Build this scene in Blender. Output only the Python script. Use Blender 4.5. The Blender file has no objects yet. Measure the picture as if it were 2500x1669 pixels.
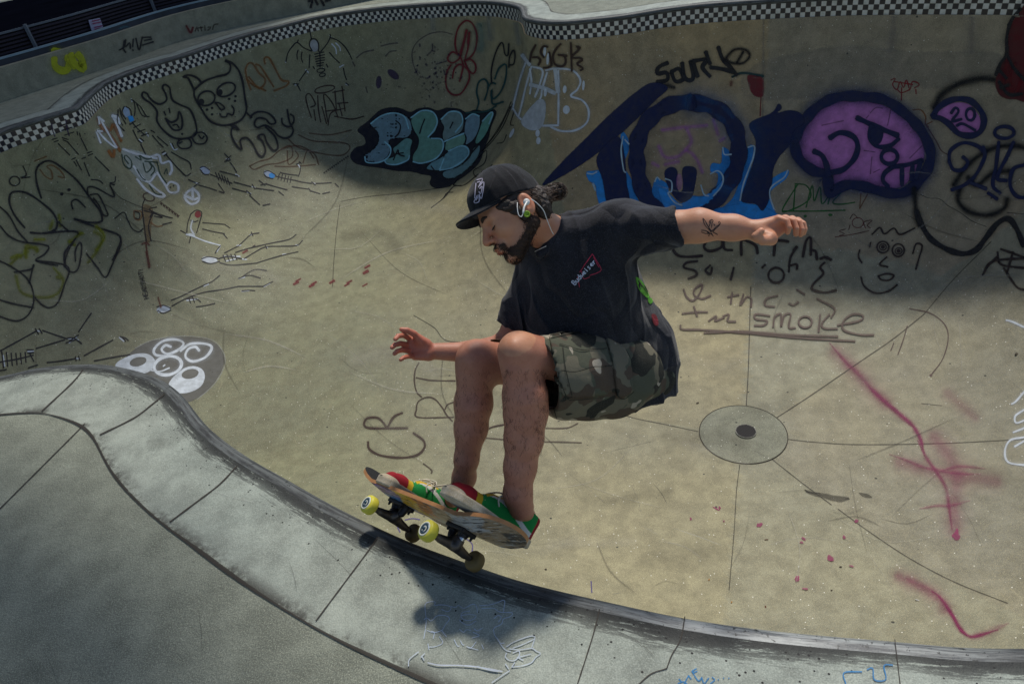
import bpy, bmesh, math, random
import numpy as np
from mathutils import Vector, Matrix
from mathutils.bvhtree import BVHTree
from mathutils.geometry import tessellate_polygon, delaunay_2d_cdt
rnd = random.Random(7)
rng = np.random.default_rng(5)
scene = bpy.context.scene
COL = scene.collection

# ------------------------------------------------------------------ camera
FPX = 1700.0; CH = 1.66
PIT = math.radians(34.8); ROL = math.radians(9.6)
cp, sp = math.cos(PIT), math.sin(PIT)
RM = np.array([[1, 0, 0], [0, -sp, -cp], [0, cp, -sp]])
cr, sr = math.cos(ROL), math.sin(ROL)
RM = np.array([[cr, sr, 0], [-sr, cr, 0], [0, 0, 1]]) @ RM      # rows: image right, image down, forward
CAM = np.array([0.0, 0.0, CH])
cd = bpy.data.cameras.new('camera'); cam = bpy.data.objects.new('camera', cd); COL.objects.link(cam)
cd.sensor_width = 36.0; cd.lens = FPX / 2500 * 36; cd.clip_end = 500; cd.clip_start = 0.05
M = Matrix((RM[0], -RM[1], -RM[2])).transposed()
cam.matrix_world = Matrix.Translation(CAM) @ M.to_4x4()
scene.camera = cam

def ray(x, y):
    return np.array([(x - 1250) / FPX, (y - 834.5) / FPX, 1.0]) @ RM
def at(x, y, zc):
    return CAM + ray(x, y) * zc
def onz(x, y, z=0.0):
    d = ray(x, y); return CAM + d * ((z - CH) / d[2])
def proj(p):
    q = RM @ (np.asarray(p) - CAM); return np.array([1250 + FPX * q[0] / q[2], 834.5 + FPX * q[1] / q[2], q[2]])

# ------------------------------------------------------------------ light
w = bpy.data.worlds.new('World'); scene.world = w; w.use_nodes = True
nt = w.node_tree; nt.nodes.clear()
sky = nt.nodes.new('ShaderNodeTexSky'); bg = nt.nodes.new('ShaderNodeBackground'); wo = nt.nodes.new('ShaderNodeOutputWorld')
SUN_EL = math.radians(56); SUN_AZ = math.radians(26)     # azimuth clockwise from +Y
sky.sky_type = 'NISHITA'; sky.sun_disc = False; sky.sun_elevation = SUN_EL; sky.sun_rotation = SUN_AZ
bg.inputs[1].default_value = 0.13
nt.links.new(sky.outputs[0], bg.inputs[0]); nt.links.new(bg.outputs[0], wo.inputs[0])
sl = bpy.data.lights.new('sun', 'SUN'); sl.energy = 3.4; sl.angle = math.radians(5.5); sl.color = (1.0, 0.95, 0.86)
so = bpy.data.objects.new('sun', sl); COL.objects.link(so)
sd = Vector((math.sin(SUN_AZ) * math.cos(SUN_EL), math.cos(SUN_AZ) * math.cos(SUN_EL), math.sin(SUN_EL)))
so.rotation_euler = sd.to_track_quat('Z', 'Y').to_euler(); so.location = (0, 0, 20)
vs = scene.view_settings; vs.view_transform = 'Standard'; vs.look = 'None'; vs.exposure = -0.14; vs.gamma = 1
scene.render.resolution_x = 1024; scene.render.resolution_y = 683
scene.cycles.transparent_max_bounces = 24

# ------------------------------------------------------------------ material helpers
class NT:
    def __init__(s, name):
        s.m = bpy.data.materials.new(name); s.m.use_nodes = True; s.t = s.m.node_tree; s.t.nodes.clear()
        s.out = s.n('ShaderNodeOutputMaterial'); s.b = s.n('ShaderNodeBsdfPrincipled')
        s.l(s.b.outputs[0], s.out.inputs[0]); s.b.inputs['Specular IOR Level'].default_value = 0.3
    def n(s, t, **k):
        x = s.t.nodes.new(t)
        for a, v in k.items(): setattr(x, a, v)
        return x
    def l(s, a, b): s.t.links.new(a, b)
    def put(s, sock, v):
        if hasattr(v, 'links') or isinstance(v, bpy.types.NodeSocket): s.l(v, sock)
        else: sock.default_value = v
    def math(s, op, a, b=0.0, clamp=False):
        x = s.n('ShaderNodeMath', operation=op, use_clamp=clamp); s.put(x.inputs[0], a); s.put(x.inputs[1], b); return x.outputs[0]
    def mix(s, f, a, b, mode='MIX'):
        x = s.n('ShaderNodeMix', data_type='RGBA', blend_type=mode); s.put(x.inputs[0], f)
        for i, v in ((6, a), (7, b)):
            if isinstance(v, (tuple, list)): v = tuple(v) + ((1,) if len(v) == 3 else ())
            s.put(x.inputs[i], v)
        return x.outputs[2]
    def coord(s, kind='Object', scale=(1, 1, 1)):
        c = s.n('ShaderNodeTexCoord'); mp = s.n('ShaderNodeMapping'); mp.inputs['Scale'].default_value = scale
        s.l(c.outputs[kind], mp.inputs[0]); return mp.outputs[0]
    def noise(s, vec, scale, detail=4, rough=0.55):
        x = s.n('ShaderNodeTexNoise'); s.l(vec, x.inputs['Vector']); x.inputs['Scale'].default_value = scale
        x.inputs['Detail'].default_value = detail; x.inputs['Roughness'].default_value = rough; return x.outputs[0]
    def ramp(s, f, lo, hi):
        x = s.n('ShaderNodeMapRange', interpolation_type='SMOOTHSTEP'); s.l(f, x.inputs[0])
        x.inputs[1].default_value = lo; x.inputs[2].default_value = hi; return x.outputs[0]
    def bump(s, h, strength=0.3, dist=0.01, prev=None):
        x = s.n('ShaderNodeBump'); x.inputs['Strength'].default_value = strength; x.inputs['Distance'].default_value = dist
        s.l(h, x.inputs['Height'])
        if prev: s.l(prev, x.inputs['Normal'])
        return x.outputs[0]
    def attr(s, name, out='Color'):
        x = s.n('ShaderNodeAttribute', attribute_name=name); return x.outputs[out]

def plain(name, col, rough=0.6, metal=0.0, spec=0.3, var=0.0, scale=30, bump=0.0):
    k = NT(name); k.b.inputs['Roughness'].default_value = rough; k.b.inputs['Metallic'].default_value = metal
    k.b.inputs['Specular IOR Level'].default_value = spec
    if var or bump:
        v = k.coord(); n = k.noise(v, scale)
        k.l(k.mix(n, tuple(c * (1 - var) for c in col), tuple(min(1, c * (1 + var)) for c in col)), k.b.inputs['Base Color'])
        if bump: k.l(k.bump(n, bump, 0.004), k.b.inputs['Normal'])
    else: k.b.inputs['Base Color'].default_value = (*col, 1)
    return k.m

# ------------------------------------------------------------------ object helpers
def tag(o, label=None, cat=None, group=None, kind=None):
    if label: o['label'] = label
    if cat: o['category'] = cat
    if group: o['group'] = group
    if kind: o['kind'] = kind
    return o
def mesh_obj(name, verts, faces, mat=None, parent=None, smooth=True):
    me = bpy.data.meshes.new(name)
    me.from_pydata([tuple(map(float, v)) for v in verts], [], [tuple(map(int, f)) for f in faces]); me.update()
    if smooth: me.polygons.foreach_set('use_smooth', [True] * len(me.polygons))
    if mat: me.materials.append(mat)
    o = bpy.data.objects.new(name, me); COL.objects.link(o)
    if parent: o.parent = parent
    return o
def set_uv(o, uv):
    me = o.data; L = me.uv_layers.new(name='UVMap')
    idx = np.zeros(len(me.loops), int); me.loops.foreach_get('vertex_index', idx)
    L.data.foreach_set('uv', np.asarray(uv, float)[idx].ravel())
def set_attr(o, name, arr):
    arr = np.asarray(arr, float)
    if arr.ndim == 1:
        a = o.data.attributes.new(name, 'FLOAT', 'POINT'); a.data.foreach_set('value', arr)
    else:
        if arr.shape[1] == 3: arr = np.c_[arr, np.ones(len(arr))]
        a = o.data.attributes.new(name, 'FLOAT_COLOR', 'POINT'); a.data.foreach_set('color', arr.ravel())
def empty(name, loc=(0, 0, 0)):
    o = bpy.data.objects.new(name, None); COL.objects.link(o); o.location = loc; return o
def catmull(P, n=8, closed=False):
    P = np.asarray(P, float); N = len(P); out = []
    for i in range(N if closed else N - 1):
        p0 = P[(i - 1) % N] if closed or i > 0 else 2 * P[0] - P[1]
        p1 = P[i]; p2 = P[(i + 1) % N]
        p3 = P[(i + 2) % N] if closed or i + 2 < N else 2 * P[-1] - P[-2]
        for k in range(n):
            t = k / n
            out.append(0.5 * (2 * p1 + (p2 - p0) * t + (2 * p0 - 5 * p1 + 4 * p2 - p3) * t * t + (3 * p1 - p0 - 3 * p2 + p3) * t ** 3))
    if not closed: out.append(P[-1])
    return np.array(out)
def resample(P, step, closed=False):
    P = np.asarray(P, float)
    if closed: P = np.vstack([P, P[:1]])
    s = np.r_[0, np.cumsum(np.linalg.norm(np.diff(P, axis=0), axis=1))]
    n = max(2, int(round(s[-1] / step)) + 1)
    q = np.linspace(0, s[-1], n)
    R = np.stack([np.interp(q, s, P[:, i]) for i in range(P.shape[1])], 1)
    return R[:-1] if closed else R

# ------------------------------------------------------------------ materials of the place
def concrete(name, base, alt, rough=0.75, fleck=0.15, grime=False, tint=False, big=0.6, spec=0.25, pits=0.5, grain=1.0):
    k = NT(name); v = k.coord()
    n1 = k.noise(v, big, 5, 0.6); n2 = k.noise(v, 7, 5, 0.65); n3 = k.noise(v, 70, 3, 0.7); n4 = k.noise(v, 260, 2, 0.6)
    c = k.mix(k.ramp(n1, 0.35, 0.68), base, alt)
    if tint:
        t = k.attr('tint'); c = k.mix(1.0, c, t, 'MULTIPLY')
    c = k.mix(k.ramp(n2, 0.3, 0.72), k.mix(0.42, c, (0.0, 0.0, 0.0)), c)
    dk = tuple(x * 0.62 for x in base)
    sv = k.coord(scale=(1.0, 6.5, 1.0)); s5 = k.noise(sv, 3.2, 5, 0.7); s6 = k.noise(k.coord(scale=(5.5, 0.8, 1.0)), 4.0, 5, 0.75)
    c = k.mix(k.math('MULTIPLY', k.ramp(s5, 0.55, 0.75), 0.30), c, tuple(x * 0.6 for x in base)); c = k.mix(k.math('MULTIPLY', k.ramp(s6, 0.60, 0.72), 0.22), c, tuple(min(1, x * 1.45) for x in base))
    c = k.mix(k.math('MULTIPLY', k.ramp(n3, 0.50, 0.66), 0.55 * grain), c, dk)
    c = k.mix(k.math('MULTIPLY', k.ramp(n4, 0.5, 0.66), 0.72 * grain), c, tuple(x * 0.45 for x in base))
    c = k.mix(k.math('MULTIPLY', k.ramp(n4, 0.5, 0.34), 0.55 * grain), c, tuple(min(1, x * 1.5) for x in base))
    if fleck:
        vo = k.n('ShaderNodeTexVoronoi'); k.l(v, vo.inputs['Vector']); vo.inputs['Scale'].default_value = 34
        vr = k.n('ShaderNodeTexVoronoi'); k.l(v, vr.inputs['Vector']); vr.inputs['Scale'].default_value = 34
        f = k.math('LESS_THAN', vo.outputs['Distance'], 0.13)
        sel = k.math('GREATER_THAN', k.n('ShaderNodeSeparateColor').outputs[0], 0.5)
        sc = k.n('ShaderNodeSeparateColor'); k.l(vr.outputs['Color'], sc.inputs[0])
        f = k.math('MULTIPLY', f, k.math('GREATER_THAN', sc.outputs[0], 1 - fleck))
        c = k.mix(f, c, (0.85, 0.84, 0.74))
        vo2 = k.n('ShaderNodeTexVoronoi'); k.l(v, vo2.inputs['Vector']); vo2.inputs['Scale'].default_value = 11
        sc2 = k.n('ShaderNodeSeparateColor'); k.l(vo2.outputs['Color'], sc2.inputs[0])
        f2 = k.math('MULTIPLY', k.math('LESS_THAN', vo2.outputs['Distance'], 0.11), k.math('GREATER_THAN', sc2.outputs[1], 1 - fleck * 0.7))
        c = k.mix(f2, c, (0.05, 0.05, 0.04))
    if grime:      # black wax and wheel marks along the coping; attribute e = metres from the edge
        e = k.attr('e', 'Fac'); uv = k.n('ShaderNodeTexCoord').outputs['UV']
        mp = k.n('ShaderNodeMapping'); mp.inputs['Scale'].default_value = (2.2, 20, 1); k.l(uv, mp.inputs[0])
        st = k.noise(mp.outputs[0], 3.4, 7, 0.85)
        mp2 = k.n('ShaderNodeMapping'); mp2.inputs['Scale'].default_value = (1, 1, 1); k.l(uv, mp2.inputs[0])
        lo = k.noise(mp2.outputs[0], 1.7, 2, 0.5)
        fall = k.ramp(k.math('SUBTRACT', e, k.math('MULTIPLY', lo, 0.10)), 0.10, 0.0)
        g = k.math('MULTIPLY', k.ramp(k.math('ADD', st, k.math('MULTIPLY', fall, 0.24)), 0.62, 0.67), fall, True)
        c = k.mix(k.math('MULTIPLY', g, 0.93), c, (0.014, 0.014, 0.015))
        e2 = k.math('MULTIPLY', k.ramp(e, 0.30, 0.36), k.ramp(k.math('ADD', k.noise(mp2.outputs[0], 2.3, 3, .6), k.math('MULTIPLY', k.noise(v, 40, 4, .75), .45)), .70, .84))
        c = k.mix(k.math('MULTIPLY', e2, .85), c, (0.04, 0.036, 0.03))
        vo3 = k.n('ShaderNodeTexVoronoi'); k.l(v, vo3.inputs['Vector']); vo3.inputs['Scale'].default_value = 60
        sc3 = k.n('ShaderNodeSeparateColor'); k.l(vo3.outputs['Color'], sc3.inputs[0])
        dens = k.ramp(e, 0.26, 0.0)
        f3 = k.math('MULTIPLY', k.math('LESS_THAN', vo3.outputs['Distance'], 0.2), k.math('GREATER_THAN', k.math('ADD', sc3.outputs[2], k.math('MULTIPLY', dens, 0.62)), 1.12))
        c = k.mix(f3, c, (0.012, 0.012, 0.012))
    k.l(c, k.b.inputs['Base Color'])
    k.b.inputs['Roughness'].default_value = rough; k.b.inputs['Specular IOR Level'].default_value = spec
    b = k.bump(n4, 0.35, 0.003); b = k.bump(n3, pits, 0.005, b); b = k.bump(n2, 0.12, 0.008, b)
    k.l(b, k.b.inputs['Normal'])
    return k.m
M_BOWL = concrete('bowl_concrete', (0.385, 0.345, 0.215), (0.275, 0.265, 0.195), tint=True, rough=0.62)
M_SLAB = concrete('border_concrete', (0.40, 0.43, 0.365), (0.32, 0.365, 0.32), grime=True, fleck=0.0, grain=0.5, rough=0.6)
M_DECK = concrete('deck_concrete', (0.29, 0.305, 0.24), (0.235, 0.255, 0.205), fleck=0.0, pits=0.9, rough=0.8)
M_FARDECK = concrete('far_deck_concrete', (0.42, 0.40, 0.31), (0.36, 0.35, 0.28), fleck=0.0)
M_JOINT = plain('joint_dirt', (0.045, 0.038, 0.03), 0.95, var=0.5, scale=40)
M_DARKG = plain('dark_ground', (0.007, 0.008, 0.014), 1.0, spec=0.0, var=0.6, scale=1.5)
# coping: worn concrete bull-nose, polished where it has been ground most
k = NT('coping_concrete'); uv = k.n('ShaderNodeTexCoord').outputs['UV']
mp = k.n('ShaderNodeMapping'); mp.inputs['Scale'].default_value = (2.0, 40, 1); k.l(uv, mp.inputs[0])
st = k.noise(mp.outputs[0], 2.6, 6, 0.7); vv = k.coord(); nn = k.noise(vv, 48, 5, 0.75)
pol = k.attr('pol', 'Fac')
c = k.mix(k.ramp(st, 0.36, 0.62), (0.018, 0.019, 0.02), (0.11, 0.12, 0.118))
c = k.mix(pol, c, k.mix(k.ramp(st, 0.38, 0.60), (0.10, 0.11, 0.12), (0.50, 0.52, 0.50)))
c = k.mix(k.ramp(nn, 0.58, 0.63), c, (0.012, 0.015, 0.015)); k.l(c, k.b.inputs['Base Color'])
k.l(k.math('SUBTRACT', 0.62, k.math('MULTIPLY', pol, 0.30)), k.b.inputs['Roughness']); k.b.inputs['Specular IOR Level'].default_value = 0.45
k.l(k.bump(nn, 0.5, 0.004), k.b.inputs['Normal']); M_COPE = k.m
# far coping, cleaner and greenish
M_COPE2 = plain('far_coping_concrete', (0.15, 0.16, 0.15), 0.6, var=0.5, scale=12, bump=0.4)
# checkered tile
k = NT('checker_tile'); uv = k.n('ShaderNodeTexCoord').outputs['UV']
ch = k.n('ShaderNodeTexChecker'); k.l(uv, ch.inputs[0]); ch.inputs['Scale'].default_value = 1.0
br = k.n('ShaderNodeSeparateXYZ'); k.l(uv, br.inputs[0])
fx = k.math('FRACT', br.outputs[0]); fy = k.math('FRACT', br.outputs[1])
def edge(f):
    a = k.math('ABSOLUTE', k.math('SUBTRACT', f, 0.5)); return k.math('GREATER_THAN', a, 0.465)
gr = k.math('MAXIMUM', edge(fx), edge(fy))
nz = k.noise(k.coord(), 9, 4, 0.6)
wc = k.mix(k.ramp(nz, 0.3, 0.7), (0.42, 0.43, 0.38), (0.62, 0.62, 0.58))
ck = k.mix(ch.outputs['Fac'], (0.011, 0.013, 0.024), wc)
k.l(k.mix(gr, ck, (0.16, 0.15, 0.13)), k.b.inputs['Base Color']); k.b.inputs['Roughness'].default_value = 0.28
k.b.inputs['Specular IOR Level'].default_value = 0.5
k.l(k.bump(k.math('SUBTRACT', 1.0, gr), 0.4, 0.002), k.b.inputs['Normal']); M_TILE = k.m

# ------------------------------------------------------------------ outline of the bowl (deck height z = 0)
near = [(0,913),(77,894),(153,886),(215,882.6),(268,885),(345,901.7),(402,924.7),(444,959),(490,1018.6),(536,1060.7),(613,1114),(690,1156.5),(805,1221.6),(920,1278),(1009,1317),(1159,1371),(1258,1405),(1398,1439.7),(1500,1462),(1670,1498),(1883,1527.8),(2181,1553),(2500,1570)]
farb = [(2500,38),(2350,35.5),(2200,35.5),(2000,40)]
far = [(1700,11.5),(1520,38),(1450,46),(1380,52.4),(1329,52.4),(1289,46.5),(1275,40),(1272,30),(1265,16.6),(1239,9),(1201,3.8),(1150,2.5),(1107,5.4),(987,13.4),(898,22),(779,39),(674,64),(600,83),(520,108),(450,132),(383,151),(326,170.5),(268,193.5),(230,220),(191,257),(166,267),(105,286),(50,303),(0,319)]
pts = [onz(x, y)[:2] for x, y in near]
pts += [(1.9, 0.72), (3.1, 0.95), (4.4, 1.8), (5.3, 3.2), (5.55, 4.7), (5.4, 5.75)]
pts += [onz(x, y, -0.195)[:2] for x, y in farb] + [onz(x, y)[:2] for x, y in far]
pts += [(-5.35, 6.9), (-5.5, 5.8), (-5.2, 4.7), (-4.5, 3.8), (-3.6, 3.15), (-2.9, 2.9)]
OUT = catmull(pts, 8, True)
OUT = resample(OUT, 0.02, True)
for _ in range(3): OUT = (np.roll(OUT, 2, 0) + np.roll(OUT, 1, 0) + OUT + np.roll(OUT, -1, 0) + np.roll(OUT, -2, 0)) / 5
OUT = resample(OUT, 0.025, True); NO = len(OUT)
def normals(P, wnd=2):
    t = np.roll(P, -wnd, 0) - np.roll(P, wnd, 0); t /= np.linalg.norm(t, axis=1)[:, None]
    return np.c_[t[:, 1], -t[:, 0]]
NRM = normals(OUT, 3)
area = 0.5 * np.sum(OUT[:, 0] * np.roll(OUT[:, 1], -1) - np.roll(OUT[:, 0], -1) * OUT[:, 1])
if area < 0: NRM = -NRM              # outward normals
ARC = np.r_[0, np.cumsum(np.linalg.norm(np.diff(OUT, axis=0), axis=1))]

def sweep(name, prof, mat, parent, P=OUT, N=NRM, A=ARC, vcoord=None, uscale=1.0, pin=0):
    n = len(P); V = []; UV = []; E = []
    PX = []
    for j, (o_, z) in enumerate(prof):
        q = P + N * o_
        for i in range(n): V.append((q[i, 0], q[i, 1], z)); UV.append((A[i] * uscale, vcoord[j] if vcoord else o_)); E.append(o_)
    F = []
    for j in range(len(prof) - 1):
        for i in range(n):
            i2 = (i + 1) % n
            F.append((j * n + i, j * n + i2, (j + 1) * n + i2, (j + 1) * n + i))
    o = mesh_obj(name, V, F, mat, parent); set_uv(o, UV); set_attr(o, 'e', E); return o

bowl = empty('skate_bowl', (0, 5, 0))
tag(bowl, 'deep concrete skate bowl covered in graffiti with a checkered tile band under its lip', 'skate bowl')
BP = bowl
def child(o, parent=BP):
    o.parent = parent; o.matrix_parent_inverse = parent.matrix_basis.inverted(); return o

# coping and tile
prof = [(0.045, 0.0)] + [(0.028 - 0.028 * math.sin(a), -0.028 + 0.028 * math.cos(a)) for a in np.linspace(0, math.pi * 0.9, 9)] + [(0.022, -0.06)]
cope = sweep('coping', prof, M_COPE, None, vcoord=[i * 0.01 for i in range(len(prof))]); child(cope)
q = OUT; pol = 0.62 * np.clip((q[:, 0] - 0.0) / 0.35, 0, 1) * np.clip((1.15 - q[:, 0]) / 0.5, 0, 1) * (q[:, 1] < 2)
set_attr(cope, 'pol', np.tile(pol, len(prof)))
tile = sweep('tile_band', [(0.012, -0.052), (0.012, -0.102), (0.012, -0.152), (0.012, -0.202)], M_TILE, None, vcoord=[3, 2, 1, 0], uscale=20.0); child(tile)
tile['label'] = 'black and white checkered tile band under the coping'

# bowl surface
CEN = np.array([0.0, 5.2]); NTH = 1100; NRG = 96
ang = np.unwrap(np.arctan2(OUT[:, 1] - CEN[1], OUT[:, 0] - CEN[0]))
if ang[-1] < ang[0]: ang = ang[::-1]; OA = OUT[::-1]
else: OA = OUT
ang = np.maximum.accumulate(ang)
idx = np.linspace(0, len(OA), NTH, endpoint=False)
BND = np.stack([np.interp(idx, np.arange(len(OA) + 1), np.r_[OA[:, i], OA[0, i]]) for i in (0, 1)], 1)
DR = onz(1813, 1063, -2.80)[:2]
def floor_depth(P):
    r = np.linalg.norm(P - DR, axis=-1); return 2.80 - 0.045 * np.minimum(r, 7)
def dist_out(P, pre=None):
    P = P.reshape(-1, 2); out = np.empty(len(P)); A = OUT; B = np.roll(OUT, -1, 0); D = B - A; L2 = (D ** 2).sum(1)
    for s in range(0, len(P), 4000):
        q = P[s:s + 4000, None, :] - A[None]; t = np.clip((q * D).sum(2) / L2, 0, 1)
        out[s:s + 4000] = np.sqrt(((q - t[..., None] * D) ** 2).sum(2).min(1))
    return out
t = 1 - np.cos(np.linspace(0, math.pi / 2, NRG)); t = t * 0.92 + 0.08 * np.linspace(0, 1, NRG); t[0] = 0; t = t / t[-1]
t = np.r_[0, 0.0008, 0.002, t[2:]]; NRG = len(t)
G = BND[None] * (1 - t)[:, None, None] + CEN * t[:, None, None]
Dd = dist_out(G.reshape(-1, 2)).reshape(NRG, NTH)
RT = 2.45
fd = floor_depth(G)
def wallz(d, fd):
    u = np.clip(1 - d / RT, 0, 1); return -0.2 - (fd - 0.2) * np.sqrt(1 - u ** 2.15)
Z = wallz(Dd, fd)
wgt = np.clip((Dd - 0.5) / 1.2, 0, 1) * 0.5
for _ in range(140):
    Zn = (np.roll(Z, 1, 1) + np.roll(Z, -1, 1) + np.vstack([Z[:1], Z[:-1]]) + np.vstack([Z[1:], Z[-1:]])) / 4
    Z = Z * (1 - wgt) + Zn * wgt
Z[-1] = Z[-1].mean()
V = np.concatenate([G, Z[..., None]], 2).reshape(-1, 3)
F = []
for j in range(NRG - 2):
    for i in range(NTH):
        i2 = (i + 1) % NTH; F.append((j * NTH + i, j * NTH + i2, (j + 1) * NTH + i2, (j + 1) * NTH + i))
V = V[:(NRG - 1) * NTH]; V = np.vstack([V, [CEN[0], CEN[1], Z[-1, 0]]]); lastv = len(V) - 1
for i in range(NTH): F.append(((NRG - 2) * NTH + i, (NRG - 2) * NTH + (i + 1) % NTH, lastv))
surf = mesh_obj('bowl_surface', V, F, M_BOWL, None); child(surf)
# panels poured in slightly different concrete
a_ = np.degrees(np.arctan2(V[:, 1] - DR[1], V[:, 0] - DR[0])) % 360
def dang(px, py, z=-2.75):
    p = onz(px, py, z)[:2] - DR; return math.degrees(math.atan2(p[1], p[0])) % 360
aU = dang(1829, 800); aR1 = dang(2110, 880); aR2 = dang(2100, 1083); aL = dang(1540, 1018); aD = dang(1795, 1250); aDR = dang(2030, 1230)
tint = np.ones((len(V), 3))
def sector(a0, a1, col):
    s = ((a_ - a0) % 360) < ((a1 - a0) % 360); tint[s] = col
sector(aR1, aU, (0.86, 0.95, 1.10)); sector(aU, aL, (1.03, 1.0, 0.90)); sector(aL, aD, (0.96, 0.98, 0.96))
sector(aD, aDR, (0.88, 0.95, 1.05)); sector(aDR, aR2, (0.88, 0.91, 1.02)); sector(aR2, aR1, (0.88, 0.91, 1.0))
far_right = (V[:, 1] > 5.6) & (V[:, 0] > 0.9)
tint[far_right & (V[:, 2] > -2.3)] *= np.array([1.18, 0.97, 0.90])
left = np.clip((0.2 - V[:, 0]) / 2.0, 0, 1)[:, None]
tint = tint * (1 - left) + left * np.array([0.60, 0.71, 0.68])  # olive left pocket, darkened in the colour to imitate dimmer light there
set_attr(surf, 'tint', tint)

# deck: border slabs round the bowl, ground beyond
BW = 0.36
def smooth_loop(P, it=6):
    for _ in range(it): P = (np.roll(P, 1, 0) + P + np.roll(P, -1, 0)) / 3
    return P
border = sweep('border_slab', [(0.045, 0.0), (0.08, 0.001), (0.14, 0.001), (0.22, 0.001), (BW, 0.0)], M_SLAB, None, vcoord=[0.045, 0.08, 0.14, 0.22, BW])
border.name = 'pavement'; tag(border, kind='structure')
outer = OUT + NRM * BW
outer = outer[::4]
big = [(-60, -30), (60, -30), (60, 90), (-60, 90)]
polys = [[Vector((x, y, 0)) for x, y in big], [Vector((x, y, 0)) for x, y in (outer if area < 0 else outer[::-1])]]
tris = tessellate_polygon(polys)
vv_ = polys[0] + polys[1]
ground = mesh_obj('ground', vv_, tris, M_DECK, None, smooth=False)
bm = bmesh.new(); bm.from_mesh(ground.data); bmesh.ops.recalc_face_normals(bm, faces=bm.faces)
for f in bm.faces:
    if f.normal.z < 0: f.normal_flip()
bm.to_mesh(ground.data); bm.free()
tag(ground, kind='structure')

# ------------------------------------------------------------------ projecting paint onto the surfaces
def bvh_of(o):
    me = o.data; mw = o.matrix_basis if o.parent is None else Matrix.Identity(4)
    return BVHTree.FromPolygons([v.co.copy() for v in me.vertices], [tuple(p.vertices) for p in me.polygons])
BV_BOWL = bvh_of(surf); BV_TILE = bvh_of(tile)
camv = Vector(CAM)
def hit_bowl(x, y, lift=0.0):
    d = Vector(ray(x, y)).normalized(); o = camv.copy(); best = None
    for _ in range(6):
        h, n, i, dd = BV_BOWL.ray_cast(o, d)
        if h is None: break
        if n.z < 0: n = -n
        if n.dot(d) < 0.02 and h.z < -0.19: return h + n * lift
        o = h + d * 0.02
    # fall back: tile plane
    h, n, i, dd = BV_TILE.ray_cast(camv, d)
    for _ in range(3):
        if h is None: break
        if n.dot(d) > 0: n = -n
        c2 = Vector((CEN[0], CEN[1], h.z)) - h
        if n.dot(c2) > 0: return h + n * lift
        h, n, i, dd = BV_TILE.ray_cast(h + d * 0.02, d)
    return best
def hit_deck(x, y, lift=0.0):
    p = onz(x, y, 0.0); return Vector((p[0], p[1], 0.001 + lift))
# spray paint: colour and cover from vertex attributes, speckled at the fringe
k = NT('spray_paint'); a = k.attr('cover', 'Fac'); cc = k.attr('col'); fz = k.attr('fuzz', 'Fac')
v = k.coord(); n1 = k.noise(v, 160, 3, 0.7); n2 = k.noise(v, 14, 4, 0.6); n5 = k.noise(v, 48, 4, 0.7)
al = k.math('SUBTRACT', k.math('MULTIPLY', a, 1.75), k.math('MULTIPLY', k.math('ADD', k.math('MULTIPLY', n1, 0.85), k.math('MULTIPLY', n2, 0.55)), 0.95))
al = k.math('MULTIPLY', k.ramp(al, -0.12, 0.42), k.math('SUBTRACT', 1.0, k.math('MULTIPLY', k.ramp(n5, 0.60, 0.74), 0.55)))
gr_ = k.math('ADD', k.math('MULTIPLY', n1, 1.1), k.math('MULTIPLY', n5, 0.9))
al2 = k.math('MULTIPLY', a, k.math('MULTIPLY', gr_, 1.0), True)
al = k.math('ADD', k.math('MULTIPLY', al, k.math('SUBTRACT', 1.0, fz)), k.math('MULTIPLY', al2, fz))
al = k.math('MULTIPLY', al, k.attr('dens', 'Fac'), True)
k.l(k.mix(k.ramp(n2, 0.3, 0.75), k.mix(0.30, cc, (0.05, 0.045, 0.035)), cc), k.b.inputs['Base Color'])
k.l(al, k.b.inputs['Alpha']); k.b.inputs['Roughness'].default_value = 0.65; M_PAINT = k.m
# ------------------------------------------------------------------ paint: strokes and fills traced on the real surfaces
TG = {'A': (0, 0, 2.61), 'B': (800, 0, 2.61), 'C': (1600, 0, 2.61), 'D': (0, 500, 2.61), 'E': (1600, 500, 2.61), 'H': (400, 0, 5.22), 'I': (850, 0, 5.22),
      'J': (0, 350, 2.982), 'W': (1150, 0, 7.83), 'Z': (800, 1000, 3.343), 'Q': (900, 1350, 3.915), 'R': (1500, 1200, 2.349), 'N': (920, 760, 5.22),
      'F': (0, 0, 0.9396), 'S': (0, 0, 1.0), 'P': (0, 850, 2.61), 'X': (1680, 960, 8.7)}
def ptsof(tg, s):
    ox, oy, k_ = TG[tg]
    return np.array([[float(a) / k_ + o for a, o in zip(p.split(','), (ox, oy))] for p in s.split()])
BLK = (0.010, 0.010, 0.014); NAVY = (0.006, 0.012, 0.065); BLUE = (0.02, 0.28, 0.72); WHT = (0.62, 0.68, 0.74); PNK = (0.60, 0.22, 0.56)
BRN = (0.045, 0.022, 0.016); TEAL = (0.19, 0.37, 0.35); CYAN = (0.30, 0.62, 0.72); RED = (0.17, 0.012, 0.018); ORG = (0.26, 0.10, 0.02); MAG = (0.30, 0.03, 0.12)
GRN = (0.02, 0.13, 0.02); YEL = (0.42, 0.45, 0.01); PUR = (0.045, 0.025, 0.08); GREY = (0.13, 0.13, 0.12); DTEAL = (0.008, 0.06, 0.06); LBL = (0.10, 0.30, 0.62)
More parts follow.
